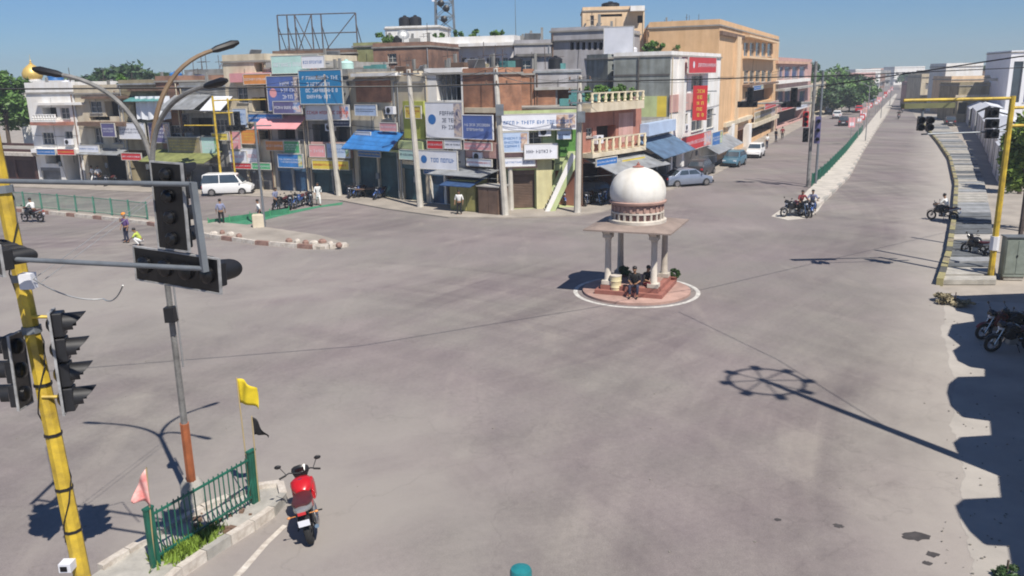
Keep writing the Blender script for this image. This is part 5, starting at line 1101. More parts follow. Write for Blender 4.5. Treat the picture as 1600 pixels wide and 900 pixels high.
# far gantries: left and centre right, T-shaped heads
def mini_T(label, p, rz, s=1.0, grp=None, nv=3, nh=3):
    t = thing('traffic_signal', label, 'traffic signal', p, rz, grp)
    for (x, z, w_, h_, nn, hor) in ((.15, .55, .4, 1.0, nv, 0), (0, 0, 1.25, .38, nh, 1)):
        MB().box((x - w_ / 2) * s, -.06, (z - h_ / 2) * s, (x + w_ / 2) * s, .14, (z + h_ / 2) * s).build('signal_housing', BLKM, t)
        for k in range(nn):
            f = (k + .5) / nn - .5; cx, cz = (x + (f * w_ if hor else 0)) * s, (z + (0 if hor else f * h_)) * s
            MB().lathe([(.13 * s, 0), (.13 * s, .2), (.11 * s, .2), (.11 * s, .05)], n=10).xf(Matrix.Translation((cx, -.06, cz)) @ Matrix.Rotation(PI / 2, 4, 'X')).build('visor', BLKM, t)
    return t
def gantry(label, px, py, ytop, arm_px, arm_y, m, r_=.09, name='signal_gantry', prongs=()):
    g_ = G(px, py); h = HT(g_, ytop); t = thing(name, label, 'signal pole', (g_.x, g_.y, 0)); MB().tube([(0, 0, 0), (0, 0, h)], [r_ * 1.15, r_], 8).build('pole', m, t, True)
    for i, (ax, ay) in enumerate(zip(arm_px, arm_y)):
        e = AT(ax, ay, g_.y) - g_; z = e.z; MB().tube([(0, 0, z), (e.x, 0, z)], r_ * .55, 8).build('arm', m, t, True)
    return t, g_
t, g_ = gantry('slim yellow signal gantry beside the parked white van', 348, 303, 150, [432, 368], [155, 176], YELP)
MB().tube([(1.2, 0, HT(g_, 154)), (1.2, 0, 0)], .07, 8).build('second_pole', YELP, t)
mini_T('black T shaped signal above the tin roof row', AT(288, 203, g_.y + .3), R(8), 1.25, 'far T shaped signals')
mini_T('black T shaped signal on the slim yellow gantry', AT(368, 200, g_.y - .1), R(8), 1.25, 'far T shaped signals')
MB().tube([(0, 0, HT(g_, 196)), (AT(288, 196, g_.y) - g_).to_tuple()], .05, 6).build('arm', YELP, t)
t, g_ = gantry('dark signal pole rising through the green strip on the left', 414, 358, 190, [424], [196], STEEL, .07)
t, g2 = gantry('grey signal pole at the near end of the avenue median', 1262, 292, 96, [1166, 1236], [162, 162], POLEG, .12)
mini_T('black T shaped signal hanging before the small peach house', AT(1168, 163, g2.y - .1), R(-10), 1.2, 'far T shaped signals')
mini_T('black T shaped signal hanging before the pink building', AT(1236, 163, g2.y - .1), R(-10), 1.2, 'far T shaped signals')
def vhead(label, px, y0, y1, Y, m1, wd=.42, n=3, grp=None):
    a, c = AT(px, y0, Y), AT(px, y1, Y); t = thing('traffic_signal', label, 'traffic signal', c, R(-12), grp); h = a.z - c.z
    MB().box(-wd / 2, -.1, 0, wd / 2, .1, h).build('signal_housing', m1, t)
    for k in range(n): MB().lathe([(.15, 0), (.15, .24), (.12, .24), (.12, .05)], n=10).xf(Matrix.Translation((0, -.1, h * (k + .5) / n)) @ Matrix.Rotation(PI / 2, 4, 'X')).build('visor', BLKM, t)
    return t
vhead('red backed signal on the avenue median pole', 1258, 174, 198, g2.y - .2, SRED); vhead('black signal below the red backed one on the median pole', 1258, 200, 222, g2.y - .2, BLKM)
vhead('dark grey signal on the right hand median pole', 1276, 182, 224, g2.y - .3, SPURP)
t, _ = gantry('second thin grey pole at the end of the avenue median', 1274, 290, 110, [], [], STEEL, .09)
# right hand yellow gantry
t, gr = gantry('yellow signal gantry on the right footpath', 1547, 436, 150, [1412, 1600, 1600], [157, 168, 196], YELP, .115)
zr = HT(gr, 157); e = AT(1412, 157, gr.y) - gr
MB().box(e.x, -.12, zr - .24, e.x + 2.1, .2, zr - .03).build('signal_board', mat('olive grey board', (.17, .17, .08), .6), t); MB().tube([(0, 0, 1.3), (0, 0, 1.9)], .19, 8).build('white_band', SWHITE, t)
MB().tube([(0, 0, HT(gr, 205)), ((AT(1440, 205, gr.y) - gr).x, 0, HT(gr, 207))], .035, 6).build('stay_rod', STEEL, t)
for i, (y0, y1) in enumerate([(168, 184), (186, 200), (202, 216)]): vhead(['top', 'middle', 'lowest'][i] + ' black signal box left of the right hand yellow post', 1549, y0, y1, gr.y - .1, BLKM, .5, 1, 'signal boxes on the right gantry')
vhead('left black signal hung over the avenue lane', 1436, 182, 204, gr.y - .1, BLKM, .18, 2, 'signals over the avenue lane'); vhead('right black signal hung over the avenue lane', 1450, 182, 204, gr.y - .1, BLKM, .18, 2, 'signals over the avenue lane')
MB().tube([((AT(1443, 160, gr.y) - gr).x, 0, zr - .1), ((AT(1443, 160, gr.y) - gr).x, 0, HT(gr, 184))], .05, 6).build('drop_rod', STEEL, t)
# dark posts and cabinet
for i, (px, py, yt) in enumerate([(1586, 432, 60), (1599, 400, 120)]):
    g_ = G(px, py); h = HT(g_, yt); t = thing('post', ['dark iron post beside the grey cabinet', 'dark iron post right of the grey cabinet'][i], 'post', g_); MB().tube([(0, 0, 0), (0, 0, h)], .1, 8).build('pole', RUST, t); MB().box(-.2, -.2, 0, .2, .2, .25).build('base', CONC, t)
g_ = G(1580, 436); t = thing('electrical_cabinet', 'grey green electrical cabinet behind the yellow post', 'cabinet', g_, R(-8)); h = HT(g_, 370)
bevel(MB().box(-.48, -.25, .15, .48, .25, h).build('casing', mat('grey green cabinet paint', (.24, .28, .25), .6, .2, 2, streak=.2), t), .02); MB().box(-.44, -.275, .3, -.01, -.252, h - .12).build('door', MATS['grey green cabinet paint'], t); MB().box(.01, -.275, .3, .44, -.252, h - .12).build('door', MATS['grey green cabinet paint'], t)
MB().box(-.03, -.3, h * .55, .03, -.277, h * .6).build('handle', BLKM, t); MB().box(-.4, -.2, 0, .4, .2, .15).build('plinth', CONC, t); MB().box(-.52, -.3, h, .52, .3, h + .05).build('cap', STEEL, t)

# teal bollard top at the bottom edge
p = Vector((.05, 12.6, 0)); t = thing('bollard', 'teal round topped bollard at the bottom edge of the picture', 'bollard', p); zt_ = HT(p, 886); TE = mat('teal bollard paint', (.02, .20, .22), .4, .2, 4)
MB().lathe([(.2, 0), (.2, .08), (.13, .1), (.13, zt_ - .3)], n=18).build('post', TE, t, True); MB().lathe([(.13, zt_ - .3), (.19, zt_ - .26), (.19, zt_ - .08), (.17, zt_ - .03), (.08, zt_)], n=24).build('cap', TE, t, True)

# ------------------------------------------------------------------ motorcycle
def wheel(t, y, r_=.3, wd=.055):
    w_ = MB().torus((0, y, r_), r_ - wd, wd, 'x', 26, 8).build('wheel', RUBBER, t, True); MB().torus((0, y, r_), r_ - wd * 1.9, .018, 'x', 24, 6).build('rim', CHROME, w_, True)
    q = MB()
    for k in range(10): a = k * PI / 5; q.tube([(0, y, r_), (0, y + (r_ - wd * 1.9) * math.cos(a), r_ + (r_ - wd * 1.9) * math.sin(a))], .007, 4)
    q.lathe([(.04, -.06), (.04, .06)], n=10).build('spokes', CHROME, w_) if False else q.build('spokes', CHROME, w_)
    MB().tube([(-.07, y, r_), (.07, y, r_)], .045, 10).build('hub', BLKM, w_)
def motorcycle(label, paint, loc=(0, 0, 0), rz=0, group=None, seat=SEATM, tail=GRYP):
    t = thing('motorcycle', label, 'motorcycle', loc, rz, group); t.rotation_euler = (0, R(-9), rz)
    wheel(t, .66); wheel(t, -.64, .3, .065)
    def loft(secs, n=12):                # (y, z centre, half width, half height)
        q = MB(); vs_ = []
        for (y, z, a, h) in secs:
            for k in range(n): b_ = 2 * PI * k / n; c_, s_ = math.cos(b_), math.sin(b_); vs_.append((a * (abs(c_) ** .75) * (1 if c_ > 0 else -1), y, z + h * (abs(s_) ** .85) * (1 if s_ > 0 else -1)))
        fs = [(i * n + k, i * n + (k + 1) % n, (i + 1) * n + (k + 1) % n, (i + 1) * n + k) for i in range(len(secs) - 1) for k in range(n)] + [tuple(range(n)), tuple(range((len(secs) - 1) * n, len(secs) * n))]
        return q.add(vs_, fs)
    loft([(.40, .80, .07, .06), (.32, .84, .17, .11), (.14, .87, .21, .13), (-.02, .84, .18, .12), (-.12, .79, .10, .07)]).build('fuel_tank', paint, t, True)
    MB().lathe([(.045, .96), (.045, .985), (.02, .99)], 0, .12, 12).build('fuel_cap', CHROME, t, True)
    loft([(-.08, .775, .11, .05), (-.2, .78, .17, .06), (-.45, .80, .19, .065), (-.66, .85, .17, .06), (-.82, .885, .10, .04)]).build('seat', seat, t, True)
    loft([(-.35, .68, .15, .09), (-.6, .74, .17, .09), (-.82, .81, .14, .07), (-.98, .86, .07, .04)]).build('tail_cowl', tail, t, True)
    MB().box(-.07, -.985, .78, .07, -.945, .84).build('tail_light', SRED, t)
    q = MB(); n = 10; vs_ = []
    for i in range(n + 1):
        a = R(35 + 95 * i / n); yy, zz = -.64 - .37 * math.cos(a), .3 + .37 * math.sin(a); vs_ += [(-.075, yy, zz), (.075, yy, zz), (.055, yy * .997, zz + .018), (-.055, yy * .997, zz + .018)]
    q.add(vs_, [f for i in range(n) for f in ((4 * i, 4 * i + 1, 4 * i + 5, 4 * i + 4), (4 * i + 3, 4 * i + 2, 4 * i + 6, 4 * i + 7), (4 * i + 1, 4 * i + 2, 4 * i + 6, 4 * i + 5), (4 * i, 4 * i + 3, 4 * i + 7, 4 * i + 4))]); q.build('rear_mudguard', BLKP, t, True)
    q = MB(); vs_ = []
    for i in range(n + 1):
        a = R(30 + 120 * i / n); yy, zz = .66 + .35 * math.cos(a), .3 + .35 * math.sin(a); vs_ += [(-.06, yy, zz), (.06, yy, zz), (.04, yy, zz + .016), (-.04, yy, zz + .016)]
    q.add(vs_, [f for i in range(n) for f in ((4 * i, 4 * i + 1, 4 * i + 5, 4 * i + 4), (4 * i + 3, 4 * i + 2, 4 * i + 6, 4 * i + 7), (4 * i + 1, 4 * i + 2, 4 * i + 6, 4 * i + 5), (4 * i, 4 * i + 3, 4 * i + 7, 4 * i + 4))]); q.build('front_mudguard', paint, t, True)
    for s in (-1, 1):
        MB().tube([(s * .09, .66, .3), (s * .09, .44, .92)], [.028, .022], 8).build('fork', CHROME, t, True); MB().tube([(s * .13, -.6, .34), (s * .12, -.44, .72)], .03, 8).build('shock_absorber', BLKM, t, True)
        MB().tube([(s * .05, -.1, .4), (s * .07, -.64, .3)], .022, 6).build('swing_arm', BLKM, t)
        MB().tube([(0, .40, .96), (s * .2, .40, 1.02), (s * .36, .30, 1.0)], .014, 8).build('handlebar', BLKM, t, True); MB().tube([(s * .26, .355, 1.01), (s * .38, .29, 1.0)], .02, 8).build('grip', RUBBER, t)
        mr = MB().tube([(s * .25, .36, 1.02), (s * .34, .42, 1.17)], .008, 5).build('mirror', BLKM, t); MB().ball((s * .37, .41, 1.2), (.065, .018, .045), 10, 6).build('mirror_glass', BLKM, mr, True)
        MB().tube([(s * .12, -.88, .74), (s * .22, -.88, .74)], .008, 5).ball((s * .24, -.88, .74), (.035, .03, .022), 8, 5).build('indicator', SORANGE, t)
        MB().tube([(s * .08, -.05, .32), (s * .26, -.05, .31)], .015, 6).build('footrest', RUBBER, t)
        loft([(.46, .66, .02, .06), (.36, .70, .045, .17), (.20, .66, .05, .18), (.04, .62, .03, .10)]).xf(Matrix.Translation((s * .17, 0, 0))).build('tank_shroud', paint, t, True)
        loft([(-.12, .62, .035, .10), (-.25, .63, .05, .12), (-.42, .68, .03, .07)]).xf(Matrix.Translation((s * .12, 0, 0))).build('side_panel', paint, t, True)
    bevel(MB().box(-.13, -.12, .26, .13, .2, .5).build('engine', GALV, t), .03); q = MB()
    for k in range(5): q.box(-.1, .06, .5 + k * .035, .1, .22, .515 + k * .035)
    q.box(-.07, .08, .48, .07, .2, .68).build('cylinder_fins', BLKM, t)
    MB().tube([(0, .38, .88), (0, .2, .5), (0, -.05, .3), (0, -.2, .5), (0, -.12, .74), (0, .34, .8)], .022, 6).build('frame', BLKM, t)
    MB().tube([(.08, .2, .5), (.12, .24, .3), (.15, -.1, .24), (.17, -.5, .32), (.18, -.85, .42)], [.02, .022, .03, .045, .04], 10).build('exhaust', CHROME, t, True)
    MB().ball((0, .52, .88), (.1, .09, .1), 12, 8).build('headlight', SWHITE, t, True); loft([(.40, .93, .13, .06), (.50, .99, .17, .11), (.60, .96, .11, .07)]).build('headlight_cowl', BLKP, t, True); MB().cbox(0, .43, 1.02, .16, .05, .08).build('instrument', BLK, t)
    MB().tube([(-.1, -.1, .28), (-.26, -.16, .02)], .013, 6).build('side_stand', BLKM, t)
    MB().box(-.1, -1.0, .56, .1, -.99, .68).build('number_plate', SWHITE, t)
    return t
mc0 = motorcycle('red motorcycle with dark red seat standing beside the near traffic island', REDP, (-4.28, 15.60, 0), R(13)); mc0.scale = (1.12, 1.06, 1.06)
mk = motorcycle('black motorcycle parked in the shade of the right shoulder, front one', BLKP, G(1578, 548), R(95), 'bikes parked on the right shoulder')
dup(mk, G(1590, 530), R(82), 'black motorcycle parked in the shade of the right shoulder, behind the front one')
mr_ = motorcycle('motorcycle with maroon tank parked on the right shoulder shade', mat('maroon motorcycle paint', (.16, .02, .02), .3), G(1560, 528), R(100), 'bikes parked on the right shoulder'); dup(mk, G(1526, 402), R(20), 'black motorcycle standing on the slab footpath')
mb_ = motorcycle('blue motorcycle parked before the blue tarpaulin awning', BLUEP, G(592, 312), R(160))
bl = [(868, 322, 'first bike from the stair foot'), (880, 321, 'second bike from the stair foot'), (918, 322, 'bike right of the corner pole'), (932, 320, 'second bike right of the corner pole'), (944, 316, 'bike nearest the pavilion dome under the pink house'), (440, 328, 'leftmost bike on the green strip'), (455, 326, 'second bike on the green strip'), (468, 324, 'third bike on the green strip'), (484, 321, 'bike beside the man in white'), (548, 310, 'bike right of the leaning pole'), (562, 309, 'second bike right of the leaning pole'), (152, 290, 'left bike in front of the cream house'), (172, 291, 'right bike in front of the cream house'), (1100, 272, 'bike behind the silver car')]
for i, (px, py, l) in enumerate(bl): dup([mk, mb_, mk][i % 3], G(px, py), R(150 + (i * 37) % 60), l, 'bikes parked along the shops')

# ------------------------------------------------------------------ people
def skin_obj(name, verts, edges, m, parent, sub=1):
    me = bpy.data.meshes.new(name); me.from_pydata([v[0] for v in verts], edges, []); me.materials.append(m); o = bpy.data.objects.new(name, me); C.objects.link(o); o.parent = parent
    md = o.modifiers.new('skin', 'SKIN'); md.use_smooth_shade = True
    for i, v in enumerate(verts):
        rr_ = v[1] if isinstance(v[1], tuple) else (v[1], v[1]); me.skin_vertices[0].data[i].radius = rr_; me.skin_vertices[0].data[i].use_root = (i == 0)
    s = o.modifiers.new('sub', 'SUBSURF'); s.levels = sub; s.render_levels = sub; return o
POSES = {
 'stand': dict(pel=(0, 0, .92), ch=(0, 0, 1.24), nk=(0, .0, 1.46), hd=(0, .03, 1.60), kn=[(-.11, .03, .49), (.12, .02, .49)], an=[(-.12, -.02, .09), (.13, .02, .09)], el=[(-.27, -.03, 1.13), (.27, -.03, 1.13)], wr=[(-.27, .07, .89), (.27, .09, .9)]),
 'walk': dict(pel=(0, 0, .90), ch=(0, .03, 1.22), nk=(0, .05, 1.44), hd=(0, .09, 1.58), kn=[(-.1, .2, .5), (.1, -.03, .48)], an=[(-.1, .28, .1), (.1, -.32, .14)], el=[(-.26, -.14, 1.13), (.26, .06, 1.12)], wr=[(-.25, -.08, .9), (.24, .25, .95)]),
 'ride': dict(pel=(0, -.22, .90), ch=(0, -.10, 1.20), nk=(0, -.03, 1.40), hd=(0, .03, 1.54), kn=[(-.22, .14, .76), (.22, .14, .76)], an=[(-.2, -.04, .38), (.2, -.04, .38)], el=[(-.30, .06, 1.12), (.30, .06, 1.12)], wr=[(-.32, .27, 1.04), (.32, .27, 1.04)]),
 'sit': dict(pel=(0, 0, .12), ch=(0, .05, .44), nk=(0, .10, .65), hd=(0, .16, .78), kn=[(-.16, .44, .16), (.16, .44, .16)], an=[(-.15, .46, -.24), (.15, .46, -.24)], el=[(-.26, .12, .32), (.26, .12, .32)], wr=[(-.14, .34, .26), (.14, .34, .26)]),
 'crouch': dict(pel=(0, 0, .36), ch=(0, .16, .64), nk=(0, .27, .82), hd=(0, .36, .93), kn=[(-.18, .40, .52), (.18, .40, .5)], an=[(-.15, .12, .09), (.15, .12, .09)], el=[(-.28, .34, .6), (.28, .34, .6)], wr=[(-.15, .55, .45), (.15, .55, .45)])}
def person(label, loc, rz, pose, shirt, trouser, turban=None, scale=1.0, kurta=False, group=None):
    P = POSES[pose]; V_ = Vector; t = thing('person', label, 'person', loc, rz, group); t.scale = (scale,) * 3
    pel, ch, nk, hd = map(V_, (P['pel'], P['ch'], P['nk'], P['hd']))
    up = (nk - ch).normalized(); fw = V_((0, 1, 0)); v = []; e = []
    def add(p, r_, par=None): v.append((tuple(p), r_)); i = len(v) - 1; (e.append((par, i)) if par is not None else None); return i
    a = add(pel, (.12, .10)); c = add(ch, (.13, .10), a); n = add(nk - up * .06, (.055, .055), c); j = add(nk + up * .02, .05, n); k = add(hd - V_((0, -.0, .03)), .075, j); h = add(hd + V_((0, 0, .05)), .085, k)
    add(hd + V_((0, .095, -.01)), .018, k)                 # nose
    for s in (-1, 1): add(hd + V_((s * .088, -.01, 0)), .018, k)      # ears
    for s in (0, 1):
        sg = -1 if s == 0 else 1; hip = pel + V_((sg * .09, 0, -.05)); sh = nk + V_((sg * .18, -.01, -.08)); kn, an, el, wr = (V_(P[x][s]) for x in ('kn', 'an', 'el', 'wr'))
        i = add(hip, .085, a); i = add((hip + kn) / 2, .075, i); i = add(kn, .055, i); i = add(kn.lerp(an, .35), .052, i); i = add(an, .036, i); add(an + V_((0, .14, -.05)), (.035, .025), i)
        i = add(sh, .055, c); i = add(el, .038, i); i = add(el.lerp(wr, .4), .036, i); i = add(wr, .024, i); d = (wr - el).normalized(); pm = add(wr + d * .06, (.034, .018), i)
        sd_ = d.cross(V_((0, 0, 1))).normalized() if abs(d.z) < .9 else V_((0, 1, 0)); cu = d.cross(sd_).normalized() * (sg)
        for q, (o_, ln) in enumerate(((-.03, .06), (-.01, .075), (.01, .07), (.03, .055))):
            b_ = wr + d * .095 + sd_ * o_; f1 = add(b_, .009, pm); f2 = add(b_ + d * ln * .5 + cu * .008, .0085, f1); add(b_ + d * ln * .9 + cu * .028, .0075, f2)
        b_ = wr + d * .045 + sd_ * .045; f1 = add(b_, .011, pm); add(b_ + d * .04 + sd_ * .015 + cu * .015, .009, f1)
    skin_obj('body', v, e, SKIN, t)
    # shirt
    v.clear(); e.clear(); a = add(pel + V_((0, 0, .0 if not kurta else -.02)), (.155, .125)); c = add(pel.lerp(ch, .6), (.15, .12), a); c2 = add(ch + up * .08, (.16, .12), c); n = add(nk - up * .07, (.085, .08), c2)
    if kurta: add(pel + V_((0, (.0 if pose != 'ride' else .1), -.34 if pose in ('stand', 'walk') else -.05)), (.18, .15), a)
    for s in (0, 1):
        sg = -1 if s == 0 else 1; sh = nk + V_((sg * .18, -.01, -.08)); el, wr = V_(P['el'][s]), V_(P['wr'][s]); i = add(sh, .072, c2); i = add(el, .055, i); add(el.lerp(wr, .85 if kurta else .35), .045, i)
    skin_obj('shirt', v, e, shirt, t)
    v.clear(); e.clear(); a = add(pel + V_((0, 0, .05)), (.14, .115))
    for s in (0, 1):
        sg = -1 if s == 0 else 1; hip = pel + V_((sg * .09, 0, -.06)); kn, an = V_(P['kn'][s]), V_(P['an'][s]); i = add(hip, .10, a); i = add((hip + kn) / 2, .088, i); i = add(kn, .07, i); i = add(kn.lerp(an, .5), .062, i); add(an + V_((0, 0, .02)), .052, i)
    skin_obj('trousers', v, e, trouser, t)
    for s in (0, 1):
        an = V_(P['an'][s]); MB().ball(an + V_((0, .07, -.055)), (.048, .135, .04), 10, 6).build('shoe', BLKM, t, True)
    q = MB(); 
    if turban: q.lathe([(.09, 0), (.125, .03), (.135, .08), (.115, .13), (.06, .17)], n=14).xf(Matrix.Translation(hd + V_((0, -.01, .025)))); q.build('turban', turban, t, True)
    else: q.ball(hd + V_((0, -.022, .055)), (.098, .102, .092), 14, 8); q.build('hair', HAIR, t, True)
    f = MB()
    for s in (-1, 1): f.ball(hd + V_((s * .032, .078, .02)), .012, 6, 4)
    f.build('eyes', BLK, t); MB().ball(hd + V_((0, .08, -.05)), (.024, .01, .006), 8, 4).build('mouth', ROSE, t)
    return t
cw = mat('white cotton', (.72, .72, .70), .85, .1, 4); cgry = mat('grey blue shirt cotton', (.22, .24, .36), .85, .15, 4); cnav = mat('navy trousers', (.03, .035, .07), .85, .2, 4); ckh = mat('khaki cloth', (.35, .27, .15), .85, .2, 4); cdk = mat('black cloth', (.02, .02, .022), .85, .3, 4); cor = mat('orange cloth', (.75, .28, .04), .8, .15, 4); cpur = mat('purple cloth', (.13, .07, .22), .85, .2, 4); cred = mat('maroon cloth', (.22, .03, .04), .85, .2, 4); cyl = mat('lime yellow cloth', (.5, .6, .1), .8, .2, 4)
person('man in a white shirt and dark trousers standing before the olive kiosk', G(718, 337), R(170), 'stand', cw, cdk)
person('person in white clothes walking beside the parked bikes', G(498, 321), R(200), 'walk', cw, cw, kurta=True)
person('man in a grey blue shirt and black trousers on the green strip', G(347, 352), R(20), 'stand', cgry, cdk)
person('person in an orange turban and purple clothes behind the near signal', G(199, 379), R(150), 'stand', cpur, cnav, cor)
person('person in lime yellow leaning down beside the orange turban', G(222, 384), R(100), 'crouch', cyl, cw)
person('person in a white top bending by the green strip', G(407, 350), R(90), 'walk', cw, cnav, scale=.95)
person('person in black sitting on the pavilion steps', (PC.x - .25, PC.y - 1.22, .5), R(165), 'sit', cdk, cnav)
person('person in black lying back against the pavilion column', (PC.x + .25, PC.y - .95, .5), R(215), 'sit', cdk, cred, scale=.95)
for i, (px, py, s_, tr_, l, tu) in enumerate([(147, 287, cw, cw, 'person in white standing at the cream house front', None), (156, 288, cw, cdk, 'person in white shirt right of the other at the cream house front', None), (432, 330, cgry, cdk, 'person in grey standing among bikes on the green strip', None), (1212, 222, cdk, cnav, 'person in dark clothes by the brown open shop', None), (1222, 218, cred, cdk, 'person in maroon by the brown open shop', None), (1198, 232, cw, cnav, 'person in white beside the parked white car', None), (960, 322, cgry, cdk, 'person in grey blue under the pink balcony house', None)]):
    person(l, G(px, py), R(140 + 50 * i), 'stand' if i % 2 else 'walk', s_, tr_, tu)
# riders: bikes on the road with people on them
cyc = mk
def rider(px, py, rz, lbl_b, lbl_p, shirt, trou, turban=None, src=None, kurta=False):
    g_ = G(px, py); b_ = dup(src or mk, g_, rz, lbl_b, 'motorcycles on the road'); b_.rotation_euler = (0, 0, rz); person(lbl_p, g_, rz, 'ride', shirt, trou, turban, kurta=kurta)
rider(52, 347, R(75), 'scooter bike riding left in front of the left fence', 'rider in a white shirt in front of the left fence', cw, cdk)
rider(1252, 338, R(190), 'bike waiting at the near end of the avenue median', 'rider in maroon at the near end of the avenue median', cred, cdk)
rider(1268, 337, R(160), 'second bike waiting at the near end of the avenue median', 'rider in grey at the near end of the avenue median', cgry, cnav, src=mb_)
rider(1472, 345, R(40), 'bike pulled up beside the yellow and black kerb', 'rider in white beside the yellow and black kerb', cw, cdk)
rider(1404, 186, R(-24), 'farthest bike riding up the avenue', 'farthest rider on the avenue in dark clothes', cdk, cdk)
rider(1410, 176, R(-24), 'bike riding up the avenue right of another', 'rider in white going up the avenue', cw, cdk)
g_ = G(1238, 338); dup(mk, g_, R(110), 'dark bike standing without a rider at the median nose', 'motorcycles on the road')
# lying bundle on the slab footpath, spare wheel
# ------------------------------------------------------------------ cars
def car(label, loc, rz, paint, kind='sedan', group=None):
    t = thing('parked_car', label, 'car', loc, rz, group); g_ = MATS['window glass']
    if kind == 'sedan': prof = [(-2.1, .45, .62), (-2.05, .85, .95), (-1.5, .92, .99), (-1.0, 1.36, 1.36), (.1, 1.42, 1.42), (.95, .95, 1.0), (1.9, .80, .84), (2.1, .62, .66)]; L_ = 2.1; Hr = 1.45
    # body of station sections: y, z of belt, half width
    if kind == 'van': body = [(-1.95, .95, .70), (-1.9, 1.0, .78), (-1.0, 1.02, .82), (.6, 1.0, .82), (1.5, .92, .80), (1.9, .78, .72), (1.98, .6, .6)]; cab = [(-1.93, 1.0), (-1.86, 1.72), (-1.6, 1.8), (.45, 1.78), (.75, 1.7), (1.35, .98)]
    elif kind == 'hatch': body = [(-1.85, .8, .68), (-1.8, .95, .76), (-.9, .96, .80), (.5, .94, .80), (1.3, .88, .78), (1.75, .76, .72), (1.88, .56, .6)]; cab = [(-1.8, .95), (-1.5, 1.4), (-1.2, 1.5), (.1, 1.5), (.35, 1.44), (1.05, .93)]
    else: body = [(-2.15, .7, .68), (-2.1, .93, .78), (-1.2, .96, .83), (.6, .94, .83), (1.4, .86, .81), (2.0, .72, .74), (2.15, .52, .6)]; cab = [(-1.55, .95), (-.95, 1.36), (-.7, 1.43), (.3, 1.43), (.5, 1.38), (1.2, .92)]
    q = MB(); vs_ = []; n = 8
    for (y, zb, hw) in body: vs_ += [(-hw * .92, y, .22), (-hw, y, .42), (-hw, y, zb - .16), (-hw * .93, y, zb), (hw * .93, y, zb), (hw, y, zb - .16), (hw, y, .42), (hw * .92, y, .22)]
    fs = [(i * n + k, i * n + (k + 1) % n, (i + 1) * n + (k + 1) % n, (i + 1) * n + k) for i in range(len(body) - 1) for k in range(n)] + [tuple(range(n)), tuple(range((len(body) - 1) * n, len(body) * n))]
    bd = bevel(q.add(vs_, fs).build('body', paint, t, True), .03)
    hw = body[2][2] * .92; hr = hw * .80
    zb = cab[0][1]; zt = max(c_[1] for c_ in cab)
    def wat(z): return hw + (hr - hw) * (z - zb) / (zt - zb)
    q = MB(); n = len(cab); q.add([(-wat(z), y, z) for y, z in cab] + [(wat(z), y, z) for y, z in cab], [tuple(range(n)), tuple(reversed(range(n, 2 * n)))] + [(i, i + 1, n + i + 1, n + i) for i in range(n - 1)]); bevel(q.build('cabin', paint, t, True), .03)
    # glass: sides in two panes, windscreen and rear glass, each set just proud of the cabin
    y0, y1 = cab[1][0] + .08, cab[-2][0] - .02; zlo, zhi = zb + .05, zt - .1; ym = (y0 + y1) / 2
    for s in (-1, 1):
        for (a_, c_, ea, ec) in ((y0, ym - .04, -.22, 0), (ym + .04, y1, 0, .36)):
            MB().add([(s * (wat(z) + o_), y, z) for o_ in (.006, -.02) for y, z in ((a_ + ea, zlo), (c_ + ec, zlo), (c_, zhi), (a_, zhi))], [(0, 1, 2, 3), (7, 6, 5, 4), (0, 4, 5, 1), (1, 5, 6, 2), (2, 6, 7, 3), (3, 7, 4, 0)]).build('side_window', g_, t)
    for nm, (p, p2) in (('windscreen', (Vector((0, *cab[-1])), Vector((0, *cab[-2])))), ('rear_window', (Vector((0, *cab[0])), Vector((0, *cab[1]))))):
        d = p2 - p; nrm = Vector((0, 1, .6)).normalized() if nm == 'windscreen' else Vector((0, -1, .3)).normalized(); a_, c_ = p + d * .1 + nrm * .012, p + d * .92 + nrm * .012
        MB().add([(-wat(a_.z) * .92, a_.y, a_.z), (wat(a_.z) * .92, a_.y, a_.z), (wat(c_.z) * .92, c_.y, c_.z), (-wat(c_.z) * .92, c_.y, c_.z)], [(0, 1, 2, 3)]).build(nm, g_, t)
    yw = body[-1][0] - .75
    for s in (-1, 1):
        for y in (yw, -yw + .05):
            w_ = MB().lathe([(.19, -.1), (.29, -.1), (.31, -.07), (.31, .07), (.29, .1), (.19, .1)], n=20).xf(Matrix.Translation((s * (body[2][2] - .06), y, .31)) @ Matrix.Rotation(PI / 2, 4, 'Y')).build('wheel', RUBBER, t, True)
            MB().lathe([(.19, -.105), (.19, .105)], n=16).xf(Matrix.Translation((s * (body[2][2] - .055), y, .31)) @ Matrix.Rotation(PI / 2, 4, 'Y')).build('rim', CHROME, w_, True)
        MB().cbox(s * .52, body[-2][0] + .03, .64, .3, .12, .14).build('headlight', SWHITE, t); MB().cbox(s * .58, body[0][0] - .01, .74, .2, .06, .16).build('tail_light', SRED, t); MB().cbox(s * (hw + .1), cab[-1][0] - .25, zb + .06, .16, .09, .12).build('wing_mirror', paint, t)
    MB().box(-.7, body[-1][0] - .04, .24, .7, body[-1][0] + .05, .42).build('front_bumper', BLKM, t); MB().box(-.7, body[0][0] - .05, .26, .7, body[0][0] + .03, .44).build('rear_bumper', BLKM, t); MB().box(-.24, body[0][0] - .065, .5, .24, body[0][0] - .03, .62).build('number_plate', SWHITE, t)
    return t
PW = mat('white car paint', (.75, .75, .74), .25, .05, 2, spec=.6); PS = mat('silver blue car paint', (.28, .32, .40), .3, .08, 2, metal=.4); PB = mat('steel blue car paint', (.10, .22, .30), .3, .08, 2, metal=.3); PD = mat('charcoal car paint', (.05, .05, .055), .3, .1, 2)
car('silver blue sedan parked before the glass shopfront', G(1072, 290) , R(-70), PS, 'sedan', 'cars parked along the shops')
car('steel blue hatchback parked beside the small peach house', G(1147, 259), R(150), PB, 'hatch', 'cars parked along the shops')
